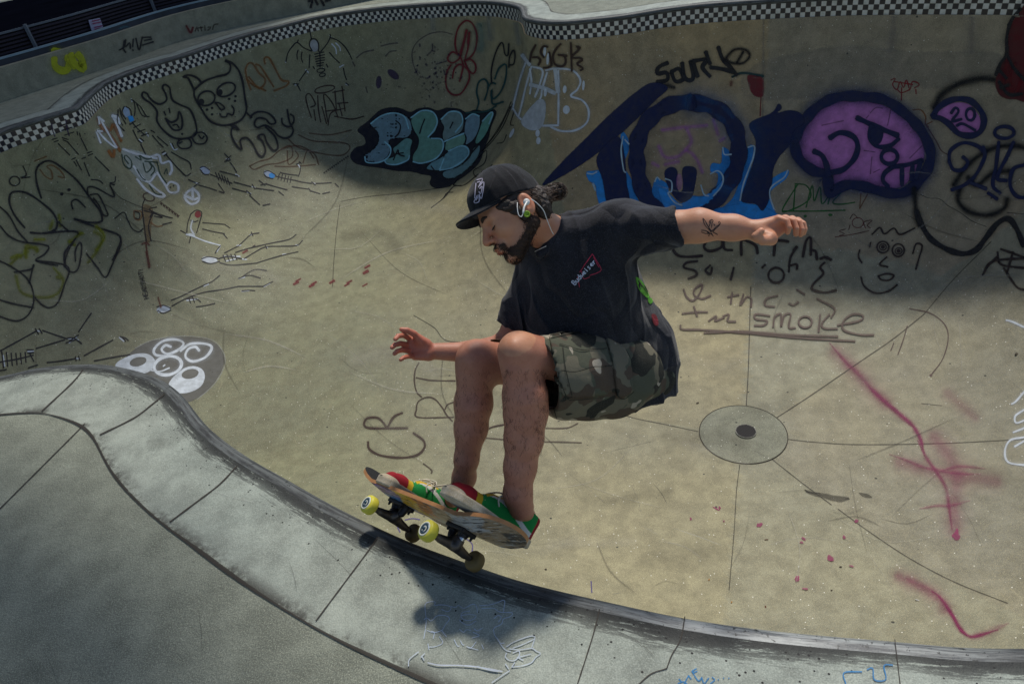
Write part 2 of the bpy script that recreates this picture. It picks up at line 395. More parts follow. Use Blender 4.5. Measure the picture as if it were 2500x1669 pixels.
class Paint:
    def __init__(s, hit=hit_bowl, base=0.0025): s.V = []; s.F = []; s.c = []; s.a = []; s.d = []; s.z = []; s.fz = 0.0; s.halo = True; s.hit = hit; s.lift = base; s.n = 0
    def _add(s, P2, faces, col, cov, dens):
        """P2 image points -> surface; drop faces whose corners missed or jump in depth"""
        hs = [s.hit(x, y, s.lift) for x, y in P2]
        b = len(s.V); mp = {}
        for f in faces:
            q = [hs[i] for i in f]
            if any(h is None for h in q): continue
            if max((q[i] - q[i - 1]).length for i in range(len(q))) > 0.6: continue
            for i in f:
                if i not in mp:
                    mp[i] = len(s.V); s.V.append(tuple(hs[i])); s.c.append(col); s.a.append(cov[i]); s.d.append(dens); s.z.append(s.fz)
            s.F.append([mp[i] for i in f])
        s.lift += 0.0001
    def st(s, tg, w, col, txt, dens=1.0, soft=0.35, closed=False, taper=False, raw=None):
        for part in ([raw] if raw is not None else [ptsof(tg, t) for t in txt.split('|')]):
            P = part
            if len(P) > 2 or closed: P = catmull(P, 8, closed)
            if closed: P = np.vstack([P, P[:1]])
            P = resample(P, 3.5)
            if len(P) < 2: continue
            T = np.gradient(P, axis=0); T /= np.linalg.norm(T, axis=1)[:, None] + 1e-9; N2 = np.c_[-T[:, 1], T[:, 0]]
            W = np.full(len(P), (w * 1.25 if w < 3.2 and s.fz == 0 else w) / 2.0) * (1 + 0.12 * np.sin(np.arange(len(P)) * 0.37 + w))
            if taper: W *= np.clip(np.minimum(np.linspace(0, 1, len(P)), np.linspace(1, 0, len(P))) * 5, 0.25, 1)
            if soft >= 1.2 and s.fz == 0:
                s.fz = 1.0
                for mul, dd in ((1.0, dens), (2.0, dens * .5)): s.st(tg, w * mul, col, txt, dd, 1.19, closed, taper, part)
                s.fz = 0.0; continue
            if s.halo and s.fz == 0 and w >= 3.8 and dens > .6:
                s.fz = 1.0; s.st(tg, w * 1.7 + 3, col, txt, dens * .30, 1.19, closed, taper, part); s.fz = 0.0
            if s.fz: offs = [-1.7, -1.2, -.75, -.35, 0, .35, .75, 1.2, 1.7]; cov_ = [0, .10, .38, .8, 1, .8, .38, .10, 0]
            else: offs = [-1 - soft * .6, -0.62, 0, 0.62, 1 + soft * .6]; cov_ = [0, 0.95, 1, 0.95, 0]
            # round caps: extend by half width with zero cover
            P = np.vstack([P[0] - T[0] * W[0] * .9, P, P[-1] + T[-1] * W[-1] * .9]); N2 = np.vstack([N2[:1], N2, N2[-1:]]); W = np.r_[W[0] * .5, W, W[-1] * .5]
            m = len(offs); pts2 = []; cov = []
            for i in range(len(P)):
                for o_, c_ in zip(offs, cov_):
                    pts2.append(P[i] + N2[i] * o_ * W[i]); cov.append(c_ if 0 < i < len(P) - 1 else 0.0)
            faces = [(i * m + j, i * m + j + 1, (i + 1) * m + j + 1, (i + 1) * m + j) for i in range(len(P) - 1) for j in range(m - 1)]
            s._add(pts2, faces, col, cov, dens)
        return s
    def ring(s, tg, w, col, cx, cy, rx, ry, rot=0, dens=1.0):
        ox, oy, k_ = TG[tg]; a = np.linspace(0, 2 * np.pi, 18)[:-1]; r = math.radians(rot)
        x = np.cos(a) * rx; y = np.sin(a) * ry
        P = np.c_[(cx + x * math.cos(r) - y * math.sin(r)) / k_ + ox, (cy + x * math.sin(r) + y * math.cos(r)) / k_ + oy]
        return s.st(tg, w, col, '', dens, raw=P, closed=True)
    def fill(s, tg, col, txt, dens=1.0, feather=4.0, raw=None, smooth=True, step=None):
        for part in ([raw] if raw is not None else [ptsof(tg, t) for t in txt.split('|')]):
            P = catmull(part, 5, True) if smooth else part
            P = resample(P, min(5.0, np.linalg.norm(np.diff(P, axis=0), axis=1).sum() / 12), True)
            ar = 0.5 * np.sum(P[:, 0] * np.roll(P[:, 1], -1) - np.roll(P[:, 0], -1) * P[:, 1])
            N2 = normals(P, 1) * (1 if ar > 0 else -1)
            feather = min(feather, 0.35 * (P.max(0) - P.min(0)).min())
            I = P - N2 * feather * 0.5; O = P + N2 * feather * 0.5; n = len(P)
            s._add(list(O) + list(I), [(i, (i + 1) % n, n + (i + 1) % n, n + i) for i in range(n)], col, [0.0] * n + [1.0] * n, dens)
            s.lift += 0.0002
            lo, hi = I.min(0), I.max(0); stp = step or max(7.0, (hi - lo).max() / 34)
            gx, gy = np.meshgrid(np.arange(lo[0] + stp, hi[0], stp), np.arange(lo[1] + stp, hi[1], stp)); g = np.c_[gx.ravel(), gy.ravel()]
            if len(g):
                ins = np.zeros(len(g), bool); A, B = I, np.roll(I, -1, 0)
                for (x1, y1), (x2, y2) in zip(A, B):
                    c_ = ((y1 > g[:, 1]) != (y2 > g[:, 1])) & (g[:, 0] < (x2 - x1) * (g[:, 1] - y1) / (y2 - y1 + 1e-12) + x1); ins ^= c_
                dmin = np.sqrt(((g[:, None] - I[None]) ** 2).sum(2)).min(1); g = g[ins & (dmin > stp * 0.45)]
            co = [Vector(p) for p in I] + [Vector(p) for p in g]
            r = delaunay_2d_cdt(co, [(i, (i + 1) % n) for i in range(n)], [], 1, 1e-4)
            s._add([tuple(v) for v in r[0]], [tuple(f) for f in r[2]], col, [1.0] * len(r[0]), dens)
        return s
    def ell(s, tg, col, cx, cy, rx, ry, rot=0, dens=1.0, feather=3.0):
        ox, oy, k_ = TG[tg]; a = np.linspace(0, 2 * np.pi, 13)[:-1]; r = math.radians(rot)
        x = np.cos(a) * rx; y = np.sin(a) * ry
        P = np.c_[(cx + x * math.cos(r) - y * math.sin(r)) / k_ + ox, (cy + x * math.sin(r) + y * math.cos(r)) / k_ + oy]
        if col == MAG: P = P.mean(0) + (P - P.mean(0)) * (1 + rng.uniform(-.45, .35, len(P)))[:, None]
        return s.fill(tg, col, '', dens, feather, raw=P)
    def out(s, label, name='graffiti', parent=None, cat=None):
        if not s.F: return None
        o = mesh_obj(name, s.V, s.F, M_PAINT); set_attr(o, 'col', np.array(s.c)); set_attr(o, 'cover', s.a); set_attr(o, 'dens', s.d); set_attr(o, 'fuzz', s.z)
        child(o, parent or bowl); o['label'] = label; return o
GL = {'H': '0,0 0,10|6,0 6,10|0,5 6,5', 'E': '6,0 0,0 0,10 6,10|0,5 5,5', 'A': '0,10 3,0 6,10|1,6 5,6', 'D': '0,0 0,10|0,0 5,2 5,8 0,10', 'S': '6,1 2,0 0,3 5,6 5,9 0,10',
      'O': '3,0 0,5 3,10 6,5 3,0', 'T': '0,0 6,0|3,0 3,10', '!': '2,0 2,7|2,9 2,10', 'L': '0,0 0,10 6,10', 'I': '2,0 2,10', 'V': '0,0 3,10 6,0', 'N': '0,10 0,0 6,10 6,0',
      'R': '0,10 0,0 5,1 5,4 0,5 6,10', 'B': '0,0 0,10 5,9 5,6 0,5 5,4 4,0 0,0', 'K': '0,0 0,10|6,0 0,5 6,10', 'Y': '0,0 3,5 6,0|3,5 3,10', 'U': '0,0 0,8 3,10 6,8 6,0', 'P': '0,10 0,0 5,1 5,4 0,5',
      'a': '5,4 1,4 0,8 3,10 5,8 5,4 6,10', 't': '2,1 2,9 4,10|0,4 5,4', 'e': '0,7 5,6 4,4 1,4 0,8 3,10 5,9', 'r': '0,4 0,10|0,6 4,4', 's': '4,4 1,4 1,6 4,8 3,10 0,10', '.': '1,9 1,10'}
def text(pt, word, ox, oy, ux, uy, w, col, dens=1.0, sp=8.5):
    """write with a marker: (ux,uy) = image step of one unit along the line, down = rotated 90"""
    for n_, ch_ in enumerate(word):
        if ch_ not in GL: continue
        for stq in GL[ch_].split('|'):
            P = np.array([[float(a) for a in p.split(',')] for p in stq.split()])
            Q = np.c_[ox + (P[:, 0] + n_ * sp) * ux - P[:, 1] * uy, oy + (P[:, 0] + n_ * sp) * uy + P[:, 1] * ux]
            if len(Q) == 2: Q = np.vstack([Q[0], (Q[0] + Q[1]) / 2 + 0.01, Q[1]])
            pt.st('S', w, col, '', dens, raw=Q)

# --- left pocket
p = Paint(); p.st('A', 5.2, BLK, '1236,575 1300,520 1380,490 1440,475 1465,450 1465,410 1430,385 1480,405 1520,450 1545,520 1560,620 1570,700 1540,760 1480,792 1400,798 1330,765 1280,690 1240,620 1236,575|1236,575 1215,530 1195,497 1165,492 1195,480 1230,485 1265,505 1282,530')
p.ring('A', 4.5, BLK, 1315, 628, 55, 45, -20).ring('A', 4.5, BLK, 1440, 572, 62, 40, -25).ell('A', BLK, 1283, 650, 18, 20).ell('A', BLK, 1402, 590, 16, 20)
for x, y in ((1460,632),(1500,615),(1497,645),(1350,690),(1318,700),(1350,730)): p.ell('A', BLK, x, y, 9, 8)
p.st('A', 4, BLK, '1370,655 1405,700|1370,655 1400,660 1430,690 1410,702|1400,725 1410,745 1440,745 1450,725 1480,735 1490,700 1475,675')
p.st('A', 4.6, BLK, '1570,720 1605,755 1600,740 1640,715 1700,720 1740,750 1755,785 1720,790 1690,760 1640,755 1620,790 1640,815 1690,800 1740,830 1770,865 1810,882 1850,870 1868,830 1845,780 1830,700|1795,755 1800,790 1840,810 1870,780 1870,745 1850,730|1470,800 1522,832 1490,802 1472,850 1500,920 1540,955 1530,895 1570,880 1610,920 1640,980 1670,1000 1690,960 1670,900 1640,872 1680,860 1700,910 1740,960 1770,940 1750,870 1690,810')
p.out('black line drawing of a horned animal face with round eyes')
p = Paint(); p.st('A', 5, BLK, '940,600 912,588 905,615 930,640 960,660 1000,710 1000,770 1040,830 1110,880 1200,880 1250,850 1245,780 1210,700 1150,670 1100,640 1085,590 1080,560 1050,540 1035,560 1055,600 1060,640 1020,665 980,650 950,620 940,600|1055,755 1090,780 1130,760 1140,710 1160,760 1155,820 1110,830 1080,800 1055,755')
p.st('A', 4, BLK, '1075,690 1080,705 1082,720|1045,712 1050,724 1055,735|1145,890 1200,885 1220,920 1200,945 1150,945 1130,915 1145,890|1240,850 1290,845 1320,880 1300,915 1250,915 1225,880 1240,850|1265,862 1285,885 1300,870|1100,800 1125,795 1140,815|1140,915 1160,905').ell('A', BLK, 1160, 855, 8, 7)
p.out('black line drawing of a grinning creature with two eye stalks')
def bones(pt, tg, black, white, wb=2.4, ww=2.6):
    if white: pt.st(tg, ww, WHT, white, 0.9)
    pt.st(tg, wb, BLK, black)
p = Paint(); p.ell('H', (0.36,0.38,0.40), 1915, 585, 52, 78, -8)
bones(p, 'H', '1890,650 1855,580 1870,510 1930,500 1970,560 1970,660|1985,660 1992,760 1990,860|1920,695 1980,680 2040,665|1925,728 1985,712 2050,700|1930,758 1990,745 2050,735|1935,788 1995,775 2050,768|1945,818 1995,808 2040,800|1950,845 1995,838 2030,832|1555,790 1580,680 1640,590 1700,545 1780,610 1880,655|1700,545 1712,510|2000,660 2080,560 2120,480 2120,440|2120,480 2220,520 2300,590 2349,660 2400,760|1710,640 1695,700 1700,760|1760,665 1750,740 1770,800|1860,700 1855,780 1850,870|1820,900 1770,970 1725,1035|1690,1070 1715,1110 1740,1160|1645,1075 1680,1072 1720,1075|2110,670 2170,740 2240,805|2290,870 2305,950 2330,1020|2320,1060 2360,1090|1900,850 1920,880|2070,820 2090,860|1880,500 1850,330', '2140,560 2190,620 2200,690|2190,550 2240,600 2250,650|1805,890 1840,925|2240,860 2290,830|1670,1085 1710,1075|2115,450 2130,480|1552,780 1552,800|2320,1075 2349,1085', 2.6, 2.6)
p.ring('H', 2.4, BLK, 2000, 900, 52, 24, -10).ring('H', 2.4, BLK, 2020, 957, 40, 22, -10)
p.out('winged skeleton drawn upright under the tile')
p = Paint(); p.ell('A', (0.30,0.42,0.60), 805, 715, 20, 36, -15); p.fill('A', BLUE, '812,742 842,735 855,768 828,780', smooth=False)
bones(p, 'A', '790,680 775,720 800,760|800,680 830,700 838,740|840,780 880,825 925,862|825,795 862,772|850,815 895,792|875,842 925,825|900,866 948,850|750,700 755,760 780,800|762,690 772,740 800,790|745,730 750,790 790,835|835,635 870,660 900,690 930,740 950,745|870,665 900,730 925,745|850,640 860,690 855,740|845,830 860,860 875,890|895,920 910,950 925,985|970,865 1005,905 1040,940|1000,870 1040,905 1070,930|1060,990 1120,1060 1180,1120|1090,970 1150,1005 1205,1035 1218,1080|1165,1110 1190,1120 1215,1105|1030,975 1050,965|1045,995 1065,980|878,895 900,912|890,882 915,900|960,832 985,846|1095,915 1110,950', '835,630 840,650|1085,915 1110,955 1130,950|1035,985 1055,975|885,890 905,905|930,845 945,870')
p.out('winged skeleton with a blue mask beside the white arrows')
p = Paint(); p.st('A', 3.2, PUR, '418,760 425,810 440,865|385,805 450,780|392,832 455,812|330,790 335,830 350,870', 0.95)
bones(p, 'A', '385,800 420,790 450,780|395,832 425,822 458,812|412,862 440,852 470,842|430,905 465,945 500,985|370,915 410,955 445,990|515,880 535,920 555,960|535,1035 552,1078 570,1122|485,1020 500,1050 520,1085|605,1000 650,1045 695,1090|330,890 365,880|345,905 372,895|395,878 435,890|400,892 430,904|490,838 495,862|505,848 512,872|455,1017 482,1005|555,976 586,965|560,992 592,980|520,1012 546,1003|470,1030 490,1060|580,1145 630,1150 655,1170|735,1125 730,1160 700,1165|285,750 310,755|300,750 420,700 450,690|290,760 300,765 315,770', '285,745 310,750|420,695 450,690', 3.2)
p.out('black bone skeleton climbing over the checkered tiles')
p = Paint(); p.st('A', 6.5, ORG, '622,752 645,805 700,860 730,905 765,965|640,850 662,812 700,832 720,792 742,832 772,902|690,960 720,1000 727,955', 0.85, soft=1); p.st('A', 4.5, WHT, '630,745 660,800 700,870 742,942|625,745 632,790|630,748 662,775|612,842 640,912|618,830 660,880 702,918 735,942|618,835 650,838').st('A', 7, WHT, '715,735 745,795 775,870|712,740 745,750 760,790')
p.out('white arrows over an orange scribble')
p = Paint(); p.fill('A', (0.45,0.52,0.50), '775,955 870,962 950,995 985,1050 1005,1100 965,1150 915,1160 860,1120 805,1050', 0.62, 10); p.st('A', 5, WHT, '960,1000 1010,990 1030,1040 1080,1030 1095,1080 1080,1115|1000,1100 1050,1175 1080,1225 1130,1222 1132,1180 1085,1160 1060,1190|870,1140 930,1210 1000,1250 1050,1250 1000,1210 950,1170|780,950 880,985 1000,1010|850,1060 900,1130 950,1160 990,1110', 0.85, soft=.8)
p.st('A', 2.8, (0.02,0.05,0.035), '775,985 788,1050 830,1075 836,1030 800,990 792,1010 818,1045|860,1000 900,1022 885,990 930,1015 965,1010|910,1040 930,1100 965,1065 945,1030 985,1080 960,1120|870,1080 900,1130 925,1150|1000,1030 1020,1110 1060,1170|1045,1110 1060,1075 1065,1110|920,1030 1000,1035|950,1180 990,1235 1030,1240').ell('A', BLK, 1105, 1185, 5, 5).ell('A', BLK, 1085, 1195, 5, 5)
p.out('tangle of white spray with dark green lettering over it')
p = Paint(); p.st('A', 6, WHT, '1225,1200 1265,1240 1260,1285 1215,1300 1180,1265 1190,1228 1225,1205|1225,1205 1232,1270 1262,1262|1175,1245 1230,1272', 0.9); p.out('small white diamond of spray')
p = Paint(); p.ell('A', (0.34,0.42,0.55), 1305, 1085, 36, 22, 30)
bones(p, 'A', '1275,1070 1300,1062 1335,1085|1275,1080 1300,1110 1330,1112|1340,1112 1410,1140 1480,1170|1372,1100 1395,1150|1392,1105 1412,1155|1412,1115 1430,1165|1430,1125 1448,1175|1448,1135 1465,1182|1400,1092 1455,1105 1515,1122|1508,1100 1488,1065 1465,1035|1440,1022 1472,992|1430,980 1465,1015|1430,1030 1470,1020|1380,1215 1330,1198 1265,1180|1390,1170 1430,1228|1200,1145 1245,1165|1235,1190 1270,1165|1480,1200 1570,1225|1490,1160 1600,1190|1630,1200 1690,1208 1745,1215|1775,1220 1808,1246|1590,1245 1622,1275 1655,1305|1675,1310 1722,1300|1570,1215 1600,1240|1605,1175 1625,1205|1395,1220 1425,1230', '1230,1160 1265,1172|1500,1110 1525,1125|1575,1225 1600,1235|1605,1190 1625,1196|1440,1015 1465,1012', 2.2, 2.2)
p.out('sprawling skeleton with a pale blue skull, left one of two')
p = Paint(); p.ell('A', (0.34,0.42,0.55), 1712, 1108, 34, 20, 20).ell('A', BLUE, 1732, 1120, 20, 16, 20)
bones(p, 'A', '1680,1100 1710,1090 1755,1115|1682,1110 1700,1130 1740,1140|1755,1122 1815,1138 1880,1150|1780,1108 1770,1145|1800,1112 1790,1150|1820,1118 1810,1158|1838,1124 1830,1162|1855,1128 1848,1166|1785,1100 1830,1110 1895,1118|1900,1125 1912,1095 1916,1055|1885,1050 1918,1035|1905,1030 1920,1045|1880,1150 1930,1162 1985,1170|2012,1170 2060,1168 2112,1165|2135,1170 2158,1192|1860,1190 1910,1198 1962,1205|1975,1215 2005,1225 2040,1236|2055,1235 2102,1225|1695,1172 1760,1192 1830,1210|1650,1150 1690,1182|1660,1180 1700,1170|1985,1160 2010,1180|1965,1200 1980,1220', '1900,1050 1912,1070|1990,1165 2008,1172', 2.1, 2.2)
p.out('sprawling skeleton with a blue mask, right one of two')
p = Paint(); p.st('H', 3.8, ORG, '1110,1150 1070,1050 1040,900 1080,810 1140,820 1210,930 1290,1010 1270,1090 1200,1120 1080,980|1170,820 1230,850 1330,1000 1400,1110|1290,820 1280,745 1340,740 1420,880 1500,1020 1590,1040 1550,1100 1400,1160|1050,1000 1130,1080 1300,1160', 0.62, soft=1); p.out('faded orange scribble above the horned face')
p = Paint(); p.st('H', 3.6, BRN, '1880,1500 1830,1350 1810,1230 1860,1200 1930,1330 1870,1370|2000,1560 1970,1400 1960,1220|2090,1560 2060,1380 2040,1200 2150,1320 2220,1500|2150,1180 2300,1150|2200,1400 2180,1160|2310,1420 2270,1100|2210,1320 2349,1310|2060,1420 2200,1400', 0.85).ring('H', 3.4, BRN, 2050, 1140, 130, 42, -12).st('A', 3.4, BRN, '2090,800 2110,720 2200,690|2130,742 2240,760 2320,742|2050,680 2068,740 2080,790|2000,700 2010,770|2160,660 2180,740', 0.85)
p.out('brown lettering crowned with a flat ring')
p = Paint(); p.st('A', 2.8, (0.12,0.045,0.02), '1590,1060 1650,1030 1720,1010 1780,960 1850,930 1860,1000 1780,1040 1700,1050 1620,1080 1590,1060|1790,950 1900,930 2000,980 2030,1050|1900,860 2000,900 2180,910 2230,940 2180,990 2050,980 1900,940 1830,880|1970,850 2100,860 2240,830|1750,1060 1860,1062 2010,1050|1830,960 1840,1050 1900,1000 1880,960|1930,1040 1960,960 2000,1010', 0.6); p.out('rusty brown tangle of thin lines')
p = Paint(); 
for i in range(13): x = 2062 + i * 12.5; y = 1104 - i * 8.6; p.st('A', 1.8, BLK, f'{x},{y} {x+5},{y-8} {x+8},{y+2}')
p.out('tiny line of black handwriting')
# --- teal bubble letters
p = Paint(base=0.002)
p.fill('B', (0.006,0.008,0.018), '190,830 260,770 340,700 440,685 525,715 570,695 640,685 700,705 760,688 840,695 885,718 940,700 1000,712 1062,698 1074,730 1045,800 1025,880 995,960 965,1040 890,1110 830,1150 770,1190 690,1200 650,1170 660,1125 600,1112 540,1095 440,1090 330,1070 220,1055 160,1030 145,985 180,940 240,920 230,870', 1, 7)
for q_ in ('270,790 330,740 410,715 480,725 530,770 540,830 510,880 440,885 395,900 402,960 365,1025 290,1045 238,1030 235,985 290,950 320,905 318,850', '440,925 500,880 542,895 530,945 520,1010 440,1050 375,1040 362,1015 425,995 415,950', '532,760 590,712 660,712 700,760 690,835 650,878 720,890 738,940 700,1008 620,1038 548,1036 542,990 572,940 578,885 548,830', '722,765 780,712 840,718 868,765 858,835 805,875 745,900 730,860 740,810', '770,890 865,850 880,895 850,935 760,965 748,930', '720,1005 800,948 888,930 898,985 860,1045 790,1078 722,1090 632,1080 655,1040', '882,765 930,728 972,745 968,820 930,895 880,925 885,880 870,840', '990,765 1040,718 1060,735 1038,800 1005,868 960,918 940,905 965,830', '740,1095 830,1065 905,1005 930,945 975,930 955,1010 880,1090 800,1138 742,1132'):
    p.fill('B', (TEAL[0] * (0.8 + rnd.random() * .5), TEAL[1] * (0.8 + rnd.random() * .35), TEAL[2] * (0.8 + rnd.random() * .4)), q_, 0.96, 5); p.halo = False; p.st('B', 2.6, BLK, q_, .9, closed=True); p.halo = True
p.st('B', 3, CYAN, '275,790 340,742 420,722 490,745 518,822|532,752 600,708 670,716 700,770 680,830 640,876|724,762 780,714 845,722 860,782 815,845|238,1000 250,1036 330,1036 390,1000 402,945 365,905|362,1020 380,1045 440,1050 510,1022 522,992|545,1032 600,1042 690,1012 735,950 728,892 660,884|715,1084 742,1012|715,1087 800,1068 890,1002 896,950 850,932 770,965|880,760 925,728 968,742|988,775 1040,720 1055,728 1030,792|745,905 800,880 870,852')
p.st('B', 3, BLK, '435,770 465,800 455,850 430,876|620,760 600,810 588,852|536,870 555,885 545,920|420,1022 450,955 455,985 490,998|425,985 485,975|800,780 780,820|760,960 740,1000|690,1100 660,1060|860,1050 900,1000 960,930')
p.out('teal bubble letters with cyan highlights and a black shadow')
p = Paint(); p.st('I', 4.4, RED, '1430,720 1380,650 1365,520 1400,370 1460,290 1520,265 1590,310 1635,420 1640,540 1610,660 1550,740 1480,780|1430,720 1340,665 1290,700 1270,760 1320,805 1380,780 1430,720 1480,500 1510,380|1550,410 1530,600 1500,720 1490,780|1490,780 1560,760 1620,820 1625,900 1590,940 1540,900 1490,800|1430,720 1465,830 1450,930 1420,1040|1330,1000 1350,890 1400,830 1450,830 1530,900 1545,1000 1500,1110 1430,1200 1340,1210 1270,1150 1245,1040 1260,920 1310,830'); p.st('I', 6, RED, '1430,700 1470,560 1512,390|1545,420 1530,560'); p.out('dark red looping flower tag')
p = Paint(); p.st('I', 4.5, DTEAL, '1640,1400 1665,1300 1640,1180 1660,1060 1730,1010 1780,1060 1780,1150 1740,1280|1870,1010 1920,880 2000,820 2020,880 2000,1040 1940,1180 1860,1260 1825,1220 1835,1140 1830,1230 1850,1330 1980,1300|1890,1350 1760,1420 1500,1440|1780,1120 1830,1060 1880,1070'); p.st('I', 3.8, BLK, '1830,1060 1825,920 1860,740 1920,590 1970,550 2000,690 2040,700 2050,560|2050,860 2060,730 2110,640 2130,720 2110,820 2060,830'); p.out('dark green and black script running up the hip')
p = Paint(); p.st('I', 2, PUR, '890,960 830,820 820,650 900,520 1050,430 1200,410 1330,440', 0.5, soft=1); p.ell('I', PUR, 390, 1050, 36, 85, 5, 0.75, 8).ell('I', PUR, 575, 950, 90, 45, 40, 0.75, 8)
for i in range(90):
    x = rnd.gauss(1080, 190); y = rnd.gauss(1030, 200); a = rnd.uniform(0, 3.14); l = rnd.uniform(8, 34)
    p.st('I', rnd.uniform(2, 5), PUR, f'{x},{y} {x+l*math.cos(a)/2},{y+l*math.sin(a)/2+2} {x+l*math.cos(a)},{y+l*math.sin(a)}', rnd.uniform(.25, .6), soft=1)
p.st('I', 2.5, PUR, '110,740 200,670 330,640|420,590 540,560 640,550|480,720 540,660 620,650|60,790 90,850|230,1110 250,1190|1125,820 1200,800 1260,780|1080,560 1075,640 1010,710', 0.55, soft=1); p.out('faded purple scribbles and scuffs')
p = Paint(); p.st('B', 2.2, BLK, '1170,650 1110,780 1040,890 960,990 870,1090 800,1180|1180,660 1120,800 1050,900 980,970|1165,680 1090,830 1010,930|1190,710 1165,790 1185,800|1140,860 1120,905 1080,915|960,1010 1012,958 1000,1040 930,1090 962,1130 1050,1050|660,1325 740,1262 800,1192 852,1182|740,1262 760,1230 800,1225|800,1180 870,1180 960,1110', 0.75); p.out('bundle of thin black lines behind the cap')
# --- white letters on the hip
p = Paint(); p.st('B', 5, WHT, '1300,425 1370,450 1352,540 1322,620|1262,400 1222,520 1192,640 1180,700|1180,690 1232,760 1300,770|1300,425 1262,560 1232,690 1215,745|1390,450 1450,438 1560,450 1610,510 1592,570 1550,612 1622,640 1662,700 1652,780 1582,830 1490,836 1420,808|1470,450 1472,600 1470,800|1400,462 1370,560 1350,640 1245,770 1300,800 1470,800|1290,440 1300,520 1290,600', 0.95); p.st('B', 9, WHT, '1240,350 1265,385 1290,415|1290,540 1370,560 1450,595|1450,440 1460,520 1470,590', 0.8, soft=.8); p.fill('B', WHT, '1340,640 1390,660 1372,800 1300,832 1235,772', 0.75, 6)
for x, y, rx, ry in ((1385,325,9,40),(1405,375,9,42),(1630,545,8,34),(1340,850,14,24),(1345,898,14,24),(1176,850,10,34),(1522,700,22,28),(1512,570,12,26),(1390,590,10,28)): p.ell('B', WHT, x, y, rx, ry, 5 if x > 1200 else 25)
p.out('dripping white outline letters')
p = Paint(base=0.005); p.st('W', 5.6, BRN, '1240,860 1160,1020 1130,1180|1180,1100 1280,1100 1330,1160 1290,1250|1470,900 1390,890 1340,1000 1400,1100|1500,1000 1540,1230 1480,1290 1390,1300|1720,840 1630,940 1570,1080 1610,1230 1720,1275 1800,1230 1810,1130 1770,1060|1670,1050 1830,1070|1910,820 1920,1100 1930,1360|2090,920 2020,880 2060,950 1950,1060 1960,1110 2080,1110 2130,1150 2030,1220 2140,1310 2090,1350'); p.out('brown painted 69GK above the white letters')
p = Paint(); p.st('C', 9, BLK, '80,400 20,430 15,470 70,465 75,510 10,525|100,460 130,520 180,500 150,440 100,460|170,400 190,500 240,500 225,390|240,390 255,440 270,490|240,390 330,380 300,430 350,490|320,330 350,410|400,300 430,380 470,420 520,480|350,430 420,440 500,460', 0.95, soft=1); p.st('C', 6.5, BLK, '440,385 500,320 570,318 602,356 560,402 490,402 450,380|520,400 560,330', 0.85, soft=1.3); p.st('C', 12, BLK, '0,560 60,545 120,560', 0.7, soft=1.5); p.out('soft black tag sprayed above the navy letters')
# --- big navy letters with blue flames
p = Paint(base=0.002)
p.fill('C', BLUE, '-400,1090 -440,1098 -425,1150 -382,1180 -372,1250 -335,1350 -270,1350 -330,1150 -350,1090|-222,880 -182,868 -168,950 -200,1050 -150,1150 -120,1250 -80,1350 -200,1350|0,1140 40,1150 80,1180 90,1240 160,1300 220,1250 300,1250 380,1200 400,1110 352,1095 362,1040 420,1040 428,940 482,985 472,1100 400,1230 300,1330 150,1370 40,1360 -30,1290|585,950 625,932 610,1060 575,1180 560,1280 620,1300 690,1290 722,1160 845,1085 832,1140 765,1190 722,1245 742,1310 745,1410 300,1410 420,1330 500,1250 550,1100|-60,1330 300,1340 560,1300 740,1340 740,1420 -60,1420', 1, 6)
p.st('C', 9, PNK, '40,830 180,812 330,800|20,930 60,1000 140,1000 200,960 260,1010 300,1100|200,820 230,900 190,960|370,760 400,860|60,1050 150,1030|-20,1040 20,1060|410,900 440,880', 0.42, soft=2)
p.fill('C', NAVY, '-718,1180 -600,1040 -450,890 -310,750 -140,600 -20,528 80,560 0,640 -110,750 -240,870 -400,1000 -560,1105|-372,1000 -240,870 -195,1000 -185,1150 -165,1340 -290,1340 -335,1150|600,790 740,720 785,662 806,690 780,720 860,703 932,728 945,790 885,830 850,930 790,1000 752,1080 742,1180 722,1280 682,1345 640,1300 548,1282 580,1160 622,1040 640,900', 1, 9)
p.st('C', 62, BLUE, '230,650 380,690 490,790 530,920 520,1060 460,1180', .22, soft=2); p.st('C', 44, NAVY, '230,650 380,690 490,790 530,920 520,1060 460,1180 360,1290 220,1380 60,1375 -40,1290 -100,1150 -120,1000 -100,860 -20,740 100,670 230,650', 1, soft=.3)
p.fill('C', BLUE, '20,1200 90,1240 160,1300 220,1255 300,1255 380,1205 430,1150 400,1230 300,1320 150,1350 60,1320', 1, 5)
p.fill('C', NAVY, '60,1090 100,1065 140,1090 138,1180 152,1225 175,1200 172,1080 210,1060 262,1080 255,1170 230,1260 160,1290 100,1225 62,1140', 1, 6)
p.ell('C', PNK, 152, 1160, 20, 55, 0, 0.35)
p.st('C', 3.4, (0.45,0.62,0.70), '590,940 632,933 625,1000 600,1070 560,1180 540,1280|62,1140 102,1160 102,1220 80,1232 120,1290 170,1310|350,1110 400,1090 432,1130 420,1190 370,1250|845,1085 820,1132 742,1190 730,1250 757,1335|-206,870 -218,960 -203,1080 -188,1100|-168,920 -195,890|-435,1105 -400,1110 -372,1095|-5,1160 10,1130 30,1150|430,940 440,985 485,985|290,1180 310,1240 340,1250|-400,1170 -380,1220 -395,1170', 0.9, soft=.8)
p.out('huge navy letters T O R with blue flames')
